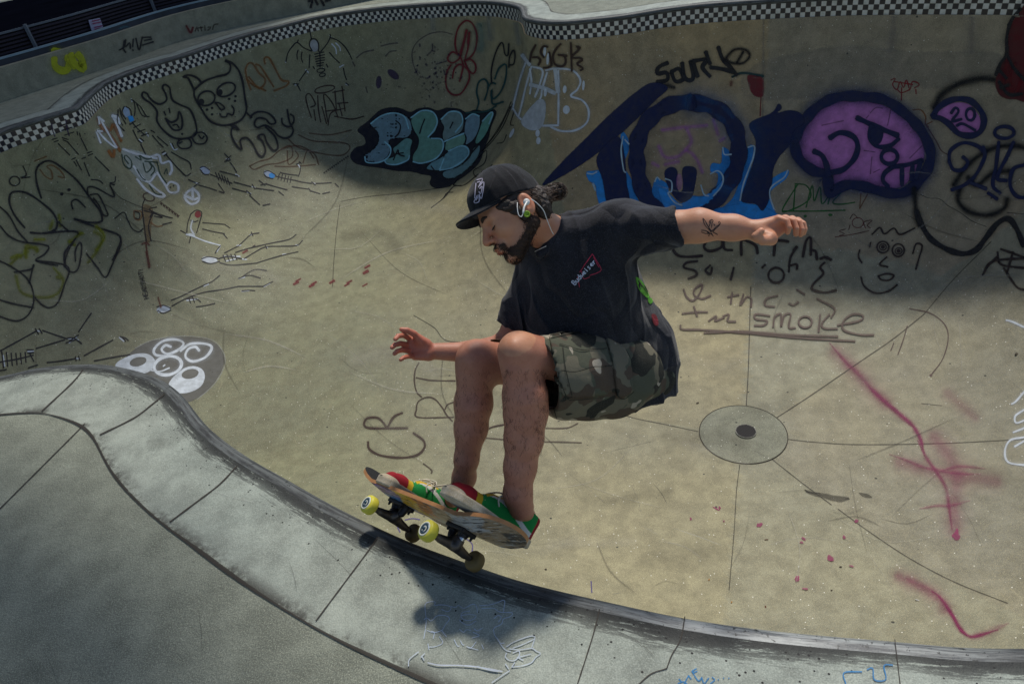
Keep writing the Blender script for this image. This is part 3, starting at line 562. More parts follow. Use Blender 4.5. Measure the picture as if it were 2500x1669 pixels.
# --- pink skull
p = Paint(base=0.002)
p.fill('C', PNK, '930,830 1000,735 1100,665 1250,640 1400,655 1530,715 1635,810 1695,900 1715,980 1695,1045 1640,1115 1580,1185 1480,1205 1380,1195 1280,1160 1150,1185 1130,1110 1040,1115 955,1040 915,950', 0.95, 8)
p.st('C', 2.5, BRN, '1340,760 1400,690 1450,690|1500,700 1480,800|1060,800 1200,770|1330,960 1400,970|1390,1100 1430,1080|1620,1010 1700,930|1380,1000 1370,1110', 0.4)
p.st('C', 30, (0.01, 0.06, 0.22), '880,900 940,790 1030,685 1160,622 1300,615 1450,635 1560,700 1660,790 1722,880 1755,980 1738,1070 1692,1140 1640,1195 1560,1232 1450,1222 1330,1190 1240,1178 1170,1198 1112,1235 1100,1165 1085,1112 1000,1085 915,1010 880,900', .7, soft=2); p.st('C', 25, NAVY, '880,900 940,790 1030,685 1160,622 1300,615 1450,635 1560,700 1660,790 1722,880 1755,980 1738,1070 1692,1140 1640,1195 1560,1232 1450,1222 1330,1190 1240,1178 1170,1198 1112,1235 1100,1165 1085,1112 1000,1085 915,1010 880,900', 1, soft=.5)
p.st('C', 15, NAVY, '1112,880 1180,846 1262,872 1290,935 1268,1010 1200,1080 1110,1102|1010,965 1060,990 1090,1050 1105,1120|1285,752 1400,805 1545,865', 1, soft=.25)
p.st('C', 12, NAVY, '1375,800 1368,880 1410,932 1490,932 1552,885|1522,1060 1465,1100 1450,1150 1485,1190|1500,1065 1600,1052 1700,1022|1572,1065 1572,1180|1640,1055 1632,1150|1690,1030 1660,1140', 1, soft=.3).ring('C', 11, NAVY, 1492, 1000, 52, 46).fill('C', NAVY, '1378,820 1450,835 1440,905 1400,925 1372,880')
p.out('pink skull outlined in thick navy paint')
p = Paint(base=0.004); p.fill('C', PNK, '1790,742 1850,680 1920,655 2000,668 2060,735 2072,800 2030,850 1950,842 1895,790', 1, 6); p.st('C', 15, NAVY, '1768,742 1812,680 1900,635 2000,640 2070,700 2095,770 2070,840 2010,866 1930,850 1870,790 1820,757 1768,742', 1, soft=.5); p.st('C', 7.5, NAVY, '1885,722 1912,688 1932,712 1892,772 1952,760|1920,802 1960,790 2040,832', 1).ring('C', 7.5, NAVY, 2008, 730, 28, 38); p.out('small pink bubble holding a navy 20')
p = Paint(base=0.003); p.st('C', 16, (0.012,0.012,0.012), '1775,690 1830,600 1950,530 2100,500 2210,525', 0.85, soft=1.4); p.st('C', 13, (0.012,0.012,0.012), '1900,1180 2000,1045 2140,950 2300,930 2420,970|1940,1200 1930,1280 2000,1350 2120,1372 2220,1330 2245,1265|1990,1130 2050,1180 2150,1105 2260,1090|1648,1200 1660,1330 1680,1440', 0.8, soft=1.2)
p.st('E', 12, (0.012,0.012,0.014), '1665,40 1680,90 1740,200 1830,270 1950,312 2040,290 2100,220 2180,120 2250,90 2300,150 2349,262', 0.9, soft=1); p.out('large smoky black curves beside the pink skull')
p = Paint(base=0.006); p.ring('C', 9.5, NAVY, 2225, 845, 62, 38).st('C', 10, NAVY, '1872,1030 1882,960 1960,912 2050,930 2100,975|1872,1030 1902,1082 1960,1082 1992,1035 1960,1000|2090,935 2100,1000 2040,1120 1970,1180 1888,1212|2190,905 2172,1060 2152,1180 2200,1235|2010,1165 2110,1205|2285,905 2242,1000 2200,1080 2182,1142 2242,1152|2360,1050 2282,1080 2262,1180 2302,1250 2360,1262|2120,1230 2180,1270', 1); p.out('navy curls of lettering at the right')
p = Paint(base=0.004); p.fill('C', (0.10,0.004,0.008), '2400,40 2310,90 2255,200 2245,330 2205,400 2175,480 2172,560 2210,618 2290,632 2400,600', 1, 6); p.st('C', 9, (0.22,0.008,0.014), '2250,380 2225,470 2232,560|2290,400 2262,490 2270,590|2330,520 2300,590', 0.7, soft=1.5); p.st('C', 9, BLK, '2330,55 2270,130 2240,240 2240,345 2200,405 2170,480|2240,345 2290,440 2380,540|2190,520 2250,600 2340,600|2185,440 2240,500|2200,560 2260,540', 0.9); p.out('dark red claw with a black outline')
p = Paint(); p.st('C', 2.8, (0.24,0.01,0.012), '1500,512 1530,500 1512,540 1540,572 1560,520 1582,560 1600,510 1622,572 1640,520 1682,540 1650,562|1545,575 1570,592 1622,572|1570,560 1568,640|1520,520 1640,540|1660,570 1662,600', 0.9); p.out('small red scribbled tag above the pink skull')
p = Paint(); p.st('C', 3, GRN, '890,1172 960,1182 992,1240 960,1290 880,1332 808,1342 905,1178|892,1180 880,1340|960,1322 1000,1182 1012,1282 1050,1190 1062,1300 1112,1240 1100,1302|1182,1230 1130,1290 1180,1302 1272,1290|810,1346 1000,1346 1210,1340', 0.9).ell('C', GRN, 1115, 1370, 14, 8).ell('C', GRN, 955, 1378, 10, 8); p.out('thin green underlined tag below the pink skull')
p = Paint(); p.st('C', 3.6, ORG, '1640,702 1690,700 1722,742 1722,792 1765,775|1722,792 1740,810', 0.85).st('C', 2.4, (0.20,0.09,0.04), '1722,792 1790,900 1822,960 1870,990|1310,1232 1302,1330|1352,1240 1302,1330', 0.8); p.out('orange curl between the pink skull and the bubble')
p = Paint(); p.fill('C', RED, '590,482 682,482 690,600 660,622 622,602 600,560', 0.9, 7); p.st('C', 5, DTEAL, '488,492 560,466 690,486', 0.8, soft=1).st('C', 2.4, RED, '675,600 670,670 668,740').st('C', 7, RED, '485,520 480,545', .5, soft=2); p.out('dark red patch with a drip beside the navy O')
# --- brown handwriting
BR2 = (0.035, 0.02, 0.016)
p = Paint(base=0.003); p.st('E', 6, BR2, '240,225 150,225 110,270 140,320 200,332 300,326|420,220 340,225 310,270 350,296 420,270 430,212 440,280 492,290|548,322 550,230 592,235 640,262 652,312|740,232 800,228 850,236|762,240 755,325|940,332 960,232 990,215 990,322|1000,290 1022,300 1030,350|1050,345 1085,335 1120,352|880,292 902,268', 0.92, soft=.8)
p.st('E', 5, BR2, '270,360 200,370 182,400 250,420 262,450 210,472|350,385 320,420 350,442 362,400|500,400 480,480|700,382 680,402|900,270 860,340 850,430|850,392 900,380 902,412|1080,368 1050,400 1070,440 1012,500 1000,540 1080,560 1152,545', 0.88, soft=.8).ring('E', 5, BR2, 770, 450, 50, 48)
B3 = (0.10, 0.06, 0.05)
p.st('E', 4.2, B3, '180,540 200,590 240,612 280,570 300,510 250,540 250,580 300,600 352,580|490,560 480,632|460,590 532,575|562,570 540,642 580,590 612,600 610,652|780,580 710,600 700,642 760,652|850,630 880,642 912,620|900,540 950,572|1030,600 1140,662 1120,722|170,696 260,686 332,686|245,650 266,712|340,742 390,710 380,742 440,720|430,712 470,700 460,742 512,746|730,710 640,700 640,730 712,742 690,770 630,772|750,782 760,720 800,700 800,782 820,710 862,700 850,782 892,786|1050,700 1040,812|1110,700 1060,760 1080,790 1160,792|1160,770 1300,742 1322,710 1260,700 1200,742 1200,800 1300,830 1392,832|160,770 172,796 300,800 600,822 900,850 1272,872|310,820 560,810 850,832 1162,842', 0.85, soft=.8).ring('E', 4.2, B3, 955, 750, 42, 36)
p.out('brown handwriting reading CANT SAY JOB WITHOUT THE SMOKE')
p = Paint(); p.st('E', 4, BR2, '1380,190 1430,146 1460,186 1520,150 1560,190 1655,148|1475,332 1430,380 1482,396|1302,288 1294,330 1316,370|1640,312 1662,250 1700,262 1680,340 1660,412|1310,460 1332,520 1400,562 1480,552 1542,510|1420,455 1470,440 1520,450 1490,480 1440,478 1420,455|1372,240 1365,270', 0.85, soft=.8).ring('E', 4, BR2, 1450, 270, 38, 36).ring('E', 4, BR2, 1548, 290, 38, 40).ell('E', BR2, 1450, 270, 13, 12).ell('E', BR2, 1550, 295, 13, 12).ring('E', 2.4, BR2, 1450, 270, 22, 20).ring('E', 2.4, BR2, 1550, 295, 22, 20); p.out('brown cartoon face with ringed eyes')
p = Paint(); p.ring('E', 1.8, (0.14,0.03,0.03), 1290, 115, 36, 32).st('E', 1.8, (0.14,0.03,0.03), '1212,155 1172,168 1205,185 1172,198|1145,206 1250,190 1362,166|1240,90 1262,60 1290,85|1340,150 1330,110 1382,100 1350,130 1372,150|1240,130 1232,160', 0.8); p.out('thin red flower doodle with writing')
p = Paint(); p.st('E', 5, BR2, '2200,282 2280,310 2360,340|2180,300 2205,380 2360,405|2085,450 2150,362 2360,340|2220,402 2300,520 2360,545|2110,400 2180,330|2280,300 2240,440', 0.8, soft=1); p.out('brown scrawl at the right edge')
# --- floor
p = Paint(); p.st('E', 5, WHT, '2235,735 2275,745 2360,785|2270,1270 2300,1250 2360,1180|2360,1300 2295,1345 2300,1390 2360,1370|2280,1450 2360,1420|2360,1480 2262,1500 2228,1570 2250,1640 2360,1660|2360,1500 2290,1540', 0.85); p.out('white curls of paint at the right edge of the floor')
p = Paint(); p.st('E', 3.2, B3, '1620,662 1750,690 1842,760 1866,850 1832,980 1756,1086', 0.8).st('E', 2.6, B3, '1605,772 1580,860 1545,956|1500,930 1520,880', 0.75).ell('E', B3, 1756, 1086, 10, 8); p.out('thin brown arc on the floor')
p = Paint(base=0.002); p.st('E', 34, MAG, '1140,930 1200,985 1290,1075 1380,1175 1480,1270', 0.24, soft=2).st('E', 10, MAG, '1110,880 1160,940 1220,1010 1290,1075 1380,1175 1480,1272 1560,1345 1640,1405 1690,1500 1715,1580', 0.42, soft=2, taper=True).st('E', 8, MAG, '1360,1160 1440,1235 1500,1285 1560,1335|1500,1280 1600,1370 1650,1420', 0.62, soft=2, taper=True)
p.st('E', 9, MAG, '1640,1405 1685,1480 1705,1560', 0.6, soft=2, taper=True).st('F', 8, MAG, '2105,1010 2125,1050 2150,1085 2170,1120 2178,1170 2184,1215', 0.5, soft=2, taper=True)
p.st('F', 40, MAG, '2140,1000 2190,1070 2190,1160 2190,1220', 0.24, soft=2).st('F', 34, MAG, '2060,1060 2160,1085 2290,1105', 0.20, soft=2).st('F', 26, MAG, '2170,900 2240,960', 0.14, soft=2).st('F', 7, MAG, '2040,1042 2080,1056 2120,1072 2190,1085 2250,1088|2110,1167 2150,1160 2180,1160 2225,1148|2160,1080 2200,1070 2260,1075', 0.34, soft=2.5, taper=True).ell('F', MAG, 2192, 1228, 9, 13, 10, 0.75, 12); p.out('pale magenta spray trailing down the floor')
p = Paint(base=0.002); p.st('R', 8, MAG, '1820,570 1862,600 1922,680 1980,780 2040,830 2110,818 2200,790', 0.7, soft=2, taper=True).st('R', 6, MAG, '1900,660 1940,710 1985,790 2020,825', 0.7, soft=2, taper=True).st('R', 30, MAG, '1620,480 1740,540 1860,610 1900,680', 0.26, soft=2).st('R', 12, MAG, '1680,500 1780,545 1862,600', .2, soft=2).st('R', 14, MAG, '2040,830 2130,812 2260,755', .2, soft=2, taper=True); p.out('magenta swoosh sprayed near the lip')
p = Paint()
for x, y, rx, ry in ((583,96,22,5),(602,92,7,12),(438,156,7,9),(628,170,5,6),(832,192,18,14),(1388,168,12,9),(1085,272,13,8),(1073,292,11,8),(1316,265,9,12),(1238,380,17,20),(1248,395,10,8),(1050,500,14,20),(1095,560,22,6),(1362,430,14,6)): p.ell('R', MAG, x, y, rx, ry, rnd.uniform(-30, 30), 0.7, 3)
p.out('small magenta paint spots on the floor')
p = Paint(); p.st('Z', 5.2, BRN, '330,260 340,320 430,372 600,392 730,370 790,310 780,250 700,190|610,25 540,60 490,142|652,150 500,152 340,150 298,122 320,72 400,65 450,100 482,150|318,490 350,540 385,575', 0.85, soft=.7).st('N', 3.6, BRN, '540,650 490,750 480,900 510,1030 572,1092|500,845 700,880 1000,886|980,1350 530,1350 505,1250 530,1150 640,1095 740,1120 830,1220 890,1320 965,1402|870,1250 900,1190 985,1155|1380,1560 1450,1480 1640,1440', 0.75, soft=.7).st('Z', 3.4, BRN, '1285,190 1330,150 1450,120|1285,230 1450,245|1280,190 1280,230|1770,262 1900,264 2072,270|1780,152 1950,150 2042,112|780,440 820,470 852,500 845,520', 0.65, soft=.8); p.out('brown C R letters painted on the floor')
p = Paint(); p.st('Z', 3, (0.10,0.08,0.25), '630,900 690,888 750,896|1130,1050 1180,1100 1175,1180|2150,1400 2152,1440 2156,1492|570,960 590,1000', 0.7); p.out('short violet strokes below the lip')
# grey disc with white swirls
p = Paint(base=0.002); p.fill('D', GREY, '780,1010 860,920 960,870 1100,845 1250,845 1370,880 1428,970 1410,1060 1350,1150 1250,1235 1150,1260 950,1230 800,1130', 0.9, 6); p.st('D', 1.6, (0.4,0.42,0.4), '860,915 960,866 1100,840 1250,840 1372,874 1434,970 1416,1062 1352,1156 1255,1240', 0.6)
p.st('D', 6.5, WHT, '1090,905 1055,895 1030,925 1070,950 1140,922 1170,882 1120,858 1040,868 985,915 990,955 1060,965|1270,930 1245,905 1200,920 1182,968 1230,998 1310,970 1350,910 1305,885 1210,888 1150,932', 0.95)
p.fill('D', WHT, '735,1020 830,960 930,948 985,985 990,1030 920,1075 800,1090|1080,1130 1160,1050 1230,1028 1290,1050 1305,1105 1270,1165 1180,1200 1090,1190', 0.95, 5); p.ell('D', GREY, 880, 1000, 55, 28, -15).ell('D', GREY, 1212, 1078, 55, 30, -12); p.ring('D', 8, WHT, 1070, 1025, 88, 58, -12).st('D', 3, WHT, '960,1055 1020,1062 1080,1040|1040,1030 1052,1020', 0.9)
p.out('white swirls and rings on a grey disc')
# left wall script
p = Paint(); p.st('J', 5, BLK, '180,615 110,530 70,440 75,370 120,350 200,365 300,430 380,500 415,570 400,630 320,655 220,650|320,655 500,640 570,655 520,730 470,800 470,900|300,400 265,280 265,190 310,140 370,130 440,170 560,270 650,390 720,480 745,550 720,575 640,575 540,550|540,550 700,610 850,660 880,700 860,770 820,850', 0.9)
p.st('J', 4, BLK, '530,480 520,430 560,410 622,466|640,370 640,320 700,325 830,390 800,300 832,302|650,380 680,370 720,380 770,480 785,525 750,520 720,450 680,400|-30,440 60,520 130,640 200,720|0,600 60,670 150,715 300,735 355,755 320,810 260,855 420,890|420,570 500,642', 0.85)
p.st('D', 4, BLK, '-20,350 80,400 180,480 215,600 180,700 100,740 -20,705|90,430 200,410 212,380 185,500|230,355 400,380 440,420 410,510 370,620 320,655 270,640 220,590|550,310 620,400 672,462 720,370 770,250 762,200|480,360 480,290 510,240 520,280 500,400 460,430 415,390 430,300 480,215|-20,600 80,630 210,655', 0.85)
p.ell('J', BLK, 450, 370, 13, 11).ell('J', BLK, 502, 338, 13, 11).ring('J', 3.4, BLK, 105, 275, 38, 34).st('J', 3.6, BLK, '165,165 190,230 148,252 218,246', 0.9).st('J', 1.8, BLK, '800,310 880,400 1040,470 1200,530', 0.6); p.out('big looping black script on the left wall')
p = Paint(base=0.002); p.st('J', 7, (0.26,0.28,0.0), '430,520 440,605|362,625 385,565|500,710 545,742|580,652 605,655|190,835 188,775 258,755 272,790|250,700 325,700|80,835 135,812 152,832|700,600 760,680 700,780', 0.6, soft=2); p.st('D', 7, (0.22,0.24,0.0), '60,385 120,330 182,300|160,290 172,258 240,292|440,240 520,180|100,450 130,550 200,582 300,590 370,560 402,480 340,400|360,460 385,470|600,170 650,210 620,290 560,370', 0.5, soft=2.2); p.out('faint yellow spray under the black script')
p = Paint(); p.st('J', 2.6, ORG, '975,490 1030,500 1020,555 980,545 975,490|340,95 250,130|290,190 330,240 380,260 372,200 340,170 380,160 440,200 470,250 420,240|1095,575 1140,605 1182,600', 0.6, soft=1).fill('J', (0.22,0.13,0.05), '1040,450 1112,480 1100,620 1095,710 1062,715 1045,600', 0.5, 5).ring('J', 2.6, BRN, 1082, 392, 42, 28, 20)
p.st('J', 2.6, BLK, '1055,400 1035,470 1050,600 1065,715|1112,510 1082,600 1100,712|1140,465 1085,482 1182,540 1120,530|1050,490 1150,520 1255,545|1182,592 1250,575|1090,540 1112,500|978,495 1015,510 1012,550 985,545|835,548 900,502 930,560 962,620 1010,645 1042,620', 0.85)
p.st('J', 4, (0.12,0.03,0.02), '1032,735 1062,722 1088,740|1062,720 1072,800 1090,900', 0.75).st('D', 4, (0.12,0.03,0.02), '930,300 942,350 952,400|1008,590 1026,655', 0.7)
for i in range(7): x = 1170 + i * 20; y = 428 + i * 15; p.st('J', 2, BRN, f'{x},{y} {x+5},{y+22}|{x-4},{y+12} {x+14},{y+10}')
text(p, 'HEADSHOT!', 352, 730, -0.22, -1.05, 2.0, BLK, 0.8, 8); p.out('stick figure with a rifle and the word HEADSHOT')
p = Paint(); bones(p, 'D', '-20,940 30,915 130,860 230,805|270,800 350,828 430,855|230,915 320,888 412,860|500,810 540,750 582,690|-20,1005 100,985 212,958|10,930 22,1040|40,940 48,1030|70,945 78,1025|100,945 108,1020|130,945 136,1015|160,940 165,1005|190,950 215,998|300,1005 390,995 480,980|535,962 630,910 720,862|765,840 800,850 818,866|780,845 800,870|600,995 720,972 828,955|225,790 245,825|248,790 268,820|430,850 470,850 520,885|440,870 500,830|420,880 480,860|170,925 212,925|175,945 215,942|480,968 485,995|500,965 508,990|180,1040 240,1020|-20,1060 40,1050', '228,800 262,808|430,852 500,860|440,880 490,840|175,935 215,932|480,980 510,978|760,845 790,870|20,960 30,1030', 3.0, 3.0); p.out('large skeleton lying along the lip at the left')
p = Paint(); p.ell('D', WHT, 1335, 352, 52, 22, 8, .85); bones(p, 'D', '1285,345 1330,332 1400,345|1290,360 1340,375 1400,360|1430,308 1475,285 1520,262|1525,258 1560,225 1600,190 1652,180|1500,305 1560,285 1620,270 1730,245 1840,222 1888,190|1555,345 1620,305 1690,270 1790,265 1890,260 1928,228|1640,370 1720,345 1810,320 1900,300|1400,340 1460,330 1540,345|1370,310 1385,285 1405,262|1420,322 1438,362|1445,318 1462,360|1470,316 1486,356|1495,315 1510,352|1400,370 1480,385 1640,372|1600,175 1612,200|1610,268 1625,260|1690,262 1700,280', '1205,190 1300,230 1405,260|1380,300 1405,262|1425,330 1530,330|1440,360 1500,345|1510,262 1535,258|1590,195 1608,188|1690,268 1705,272|1540,345 1570,350|1800,318 1825,315|1885,258 1900,258|1185,190 1240,205', 2.2, 2.8); p.out('white reaching skeleton in the middle of the left pocket')
p = Paint(); p.st('D', 2.4, BLK, '1215,60 1250,35 1285,50 1275,100 1252,180|1215,60 1195,120 1190,175|1150,165 1190,185 1242,202|1215,200 1205,245|1290,115 1360,120 1425,125|1430,125 1466,150|1290,155 1360,172 1430,185|1425,188 1448,216|1215,100 1240,110 1262,100', .85).ell('D', (0.22,0.02,0.03), 1260, 62, 20, 22, 0, .85).st('D', 4, WHT, '1225,100 1215,150 1235,190|1192,190 1215,188 1240,200', .7); p.out('small kneeling skeleton with a red face')
p = Paint()
for x, y in ((1900,480),(1885,500),(2000,500),(1985,515),(2115,492),(2225,492),(2210,510),(2330,430),(2325,512),(2340,395),(1560,300)): p.st('D', rnd.uniform(3, 6), RED, f'{x-14},{y+8} {x},{y} {x+16},{y-9}', .75, soft=1)
p.out('trail of dark red dabs')
p = Paint(); p.ell('D', (0.40,0.48,0.60), 1042, 665, 46, 20, -10, .8); bones(p, 'D', '1090,608 1150,585 1230,545 1300,512|1300,512 1350,490 1400,450|1095,645 1180,600 1290,560 1420,540 1520,520|1180,600 1250,600 1280,620|1200,590 1215,625|1225,585 1240,622|1000,650 1040,640 1090,660|1005,675 1040,690 1090,670|1250,650 1320,640 1370,628|1520,470 1590,450 1660,468|1540,462 1620,415 1700,420|1520,520 1600,520 1680,520|1680,520 1720,498 1740,490|1540,550 1590,545 1625,548', '1300,518 1330,505|1520,470 1560,462|1680,522 1720,500|1540,552 1590,546|1190,610 1260,600|1010,685 1070,680', 2.2, 2.8); p.out('white skeleton at the foot of the left pocket')

# --- on the deck
M_ = hit_deck
p = Paint(M_, 0.0012); p.halo = False; p.st('Q', 1.5, (0.60,0.70,0.85), '545,720 552,640 540,520 550,480 600,465 640,470 630,500 680,495 740,500 790,520 760,560 700,540|790,510 830,520 860,500 910,530 960,505 1010,488 1035,520 1040,570|1060,505 1160,495 1230,475 1300,455 1290,560|1080,530 1140,530 1200,530 1260,565 1375,572 1350,610 1290,630 1270,680 1200,720 1205,780 1230,820 1260,860 1300,860|880,600 930,590 990,590 1030,605 990,640 920,640 885,610 900,570 970,555|870,640 900,670 960,690 1030,650|530,640 560,620 600,650 660,600 740,600 775,630 740,680 700,740 620,760 560,740|545,730 530,820|700,740 745,800|600,750 630,760 620,820|680,800 710,860 640,895 580,900|870,730 910,760 935,735 980,740|1010,725 1040,745 1090,720|1000,760 1060,790 990,815|820,830 850,890 870,890|880,840 900,880 915,880|940,895 980,910 1030,850|960,905 1050,930|1085,880 1100,920|1200,630 1240,600 1270,620 1240,665|570,870 580,930', 0.8, soft=.5)
p.st('Q', 2.0, (0.55,0.62,0.70), '1230,820 1280,900 1320,935 1360,945|1320,900 1400,850 1550,798 1590,820 1470,880 1380,912|1590,820 1560,915|1350,920 1450,930 1560,915 1600,940 1645,965 1600,1000 1560,1050 1480,1080 1370,1095|1320,960 1310,1000 1350,1030 1400,1030 1440,990 1440,940 1380,960|1420,1000 1480,1030|1440,1000 1555,970|1310,1065 1340,1110|1370,1095 1400,1050|385,1085 395,1020 480,950|505,1000 540,965|510,990 535,1030|1180,1245 1290,1170 1350,1130', 0.9, soft=.5)
p.st('Q', 3.6, (0.58,0.64,0.74), '570,1055 680,1078 860,1080 1040,1095 1280,1138', 0.9).st('Q', 3, (0.55,0.62,0.70), '1040,1090 1160,1125 1240,1135', .9)
p.out('white chalk drawing of a face and a fish', 'chalk_drawing', border)
p = Paint(M_, 0.0012); p.st('R', 3.0, (0.02,0.22,0.50), '365,1100 395,1090 415,1102|370,1075 385,1090|400,1102 425,1055|425,1055 440,1075|445,1030 470,1015|450,1040 475,1030|445,1030 480,1085 500,1070|500,1065 515,1100 540,1070|550,1102 575,1080 560,1065|595,1078 597,1080|625,1070 627,1072|655,1070 657,1072|1325,1102 1316,1040 1418,1034|1448,1022 1480,1015 1490,1080 1555,1078 1545,1000 1595,996', 0.85); p.out('blue writing on the border slab', 'chalk_drawing', border)
# joints and cracks
def groove(name, hit, items, w=2.2, col=(0.035,0.028,0.022), dens=0.95, label='dark joint line', parent=None, base=0.0022):
    its = [(a_, b_, q_) for a_, b_, c_ in items for q_ in c_.split('|')]
    if len(its) > 1:
        for it in its: groove(name, hit, [it], w, col, dens, label, parent, base)
        return
    items = its; p = Paint(hit, base)
    p.halo = False
    for tg, ww, t_ in items: p.st(tg, ww, col, t_, dens, soft=.3)
    return p.out(label, name, parent)
groove('joint', M_, [('P', 3.0, '530,140 500,180 440,245 270,402|1050,295 960,370 850,450 640,553|1510,755 1400,870 1250,985 1085,1108'), ('S', 3.4, '922,1312 905,1338 850,1412 772,1516|1464,1488 1447,1555 1407,1680|1672,1506 1662,1560 1640,1600 1628,1632'), ('S', 2.2, '2184,1562 2190,1610 2198,1680'), ('S', 2.6, '1628,1632 1590,1645 1558,1672')], parent=border)
arr = OUT + NRM * BW
sel = [i for i in range(NO) if proj((arr[i, 0], arr[i, 1], 0))[2] > 0.3]
V_ = []; F_ = []; wv = []
for j, o_ in enumerate((-0.0065, -0.002, 0.002, 0.0065)):
    for i in range(NO):
        q = arr[i] + NRM[i] * (o_ * (1 + 0.5 * math.sin(i * 0.21) * math.sin(i * 0.053))); V_.append((q[0], q[1], 0.004)); wv.append(0.0 if j in (0, 3) else 1.0)
for j in range(3):
    for i in range(NO): F_.append((j * NO + i, j * NO + (i + 1) % NO, (j + 1) * NO + (i + 1) % NO, (j + 1) * NO + i))
jo = mesh_obj('joint', V_, F_, M_PAINT); set_attr(jo, 'col', np.tile((0.03, 0.025, 0.02), (len(V_), 1))); set_attr(jo, 'cover', wv); set_attr(jo, 'dens', np.full(len(V_), .95)); set_attr(jo, 'fuzz', np.zeros(len(V_))); child(jo, border)
groove('joint', M_, [('S', 2.2, '207,1036 140,1103 0,1243')], parent=ground)
groove('joint', hit_bowl, [('S', 2.4, '1822,990 1827,900 1830,800 1833,700'), ('S', 2.6, '1894,1021 1980,965 2110,876 2180,828 2255,768'), ('S', 1.8, '2255,768 2330,680 2420,590'), ('S', 2.2, '1921,1072 2000,1080 2100,1085 2300,1082 2500,1072|1884,1120 1960,1180 2030,1232|2046,1242 2120,1296 2220,1362 2330,1420 2460,1472'), ('S', 2.0, '1806,1134 1798,1200 1792,1300 1780,1440|1704,1053 1620,1035 1540,1018 1440,985|1010,770 1060,800 1092,832 1180,836'), ('S', 1.6, '1100,455 1000,470 900,480 832,492|830,500 822,560 815,640 812,700|2250,985 2300,990')], col=(0.055,0.05,0.035), dens=.62, parent=bowl)
groove('crack', hit_bowl, [('C', 1.2, '1690,1240 1740,1262 1800,1265 1830,1280 1860,1308|1860,1308 1950,1360 2020,1410 2110,1445|2240,1355 2349,1365')], col=(0.03,0.03,0.03), dens=.8, label='hairline crack beside the pink skull', parent=bowl)
# pale water marks and scuffs
p = Paint(base=0.0015); p.st('C', 16, (0.30,0.27,0.24), '1520,95 1515,200 1500,330|2020,110 2010,330', .25, soft=2).st('C', 5, (0.30,0.27,0.24), '690,130 688,250 686,600 680,900', .25, soft=2); p.fill('C', (0.33,0.31,0.26), '560,480 700,385 900,345 1150,300 1350,300 1650,330 2000,330 2200,350 2150,480 1900,560 1500,560 1000,620 700,640 560,600', .22, 26)
p.out('pale water stains on the right wall', 'stain'); p = Paint(base=0.0015); p.st('I', 14, (0.30,0.33,0.33), '1075,220 1085,380|1790,220 1810,500|2140,300 2180,560', .25, soft=2); p.st('I', 22, (0.10,0.28,0.28), '1680,310 1700,560 1680,640', .28, soft=2); p.st('R', 2, (0.02,0.02,0.015), '1100,0 1180,10', .5)
p.out('pale water stains on the wall', 'stain')
p = Paint(base=0.0015); p.fill('R', (0.05,0.045,0.03), '1090,-10 1170,5 1260,20 1350,35 1290,60 1200,35 1120,15|1400,5 1450,12 1480,35 1430,30', .55, 14); p.fill('X', (0.10,0.09,0.045), '740,890 900,875 1010,880 1110,930 1040,960 960,985 800,980', .6, 8); p.out('dark oily stains around the drain', 'stain')
# wheel scuffs and rubbed streaks all over the bowl and the deck
p = Paint(base=0.0012); p.halo = False; p.fz = 1.0
for i in range(95):
    x = rnd.uniform(80, 2450); y = rnd.uniform(330, 1450) if x > 900 else rnd.uniform(250, 1000)
    a = rnd.gauss(0.15, .55) if rnd.random() < .6 else rnd.uniform(0, 3.14); l = rnd.uniform(60, 330); b_ = rnd.uniform(-.18, .18) * l
    dk_ = rnd.random() < .55; cx_, cy_ = x + math.cos(a) * l / 2 - math.sin(a) * b_, y + math.sin(a) * l / 2 + math.cos(a) * b_
    p.st('S', rnd.uniform(1.5, 5), (0.04, 0.035, 0.03) if dk_ else (0.55, 0.53, 0.45), f'{x},{y} {cx_},{cy_} {x+math.cos(a)*l},{y+math.sin(a)*l}', rnd.uniform(.16, .42), soft=1, taper=True)
for i in range(26):
    x = rnd.uniform(300, 2450); y = rnd.uniform(480, 1430); p.st('S', rnd.uniform(25, 70), (0.10, 0.09, 0.06) if rnd.random() < .6 else (0.5, 0.48, 0.40), f'{x},{y} {x+rnd.uniform(40,120)},{y+rnd.uniform(-20,30)} {x+rnd.uniform(120,220)},{y+rnd.uniform(-40,50)}', rnd.uniform(.09, .20), soft=1)
o = p.out('faint wheel scuffs and worn streaks', 'scuff_marks'); o['kind'] = 'stuff'
p = Paint(hit_deck, base=0.0008); p.halo = False; p.fz = 1.0
for i in range(46):
    x = rnd.uniform(0, 1900); y = rnd.uniform(940, 1660); 
    if y < 1100 and x > 420: continue
    a = rnd.gauss(.7, .5); l = rnd.uniform(15, 160); p.st('S', rnd.uniform(1.2, 3) if i % 3 else rnd.uniform(14, 60), (0.05, 0.045, 0.035) if rnd.random() < .7 else (0.5, 0.5, 0.45), f'{x},{y} {x+math.cos(a)*l/2+3},{y+math.sin(a)*l/2} {x+math.cos(a)*l},{y+math.sin(a)*l}', rnd.uniform(.2, .5) if i % 3 else rnd.uniform(.08, .18), soft=1, taper=True)
o = p.out('faint scrapes and damp patches', 'scuff_marks', ground)
if o: o['kind'] = 'stuff'
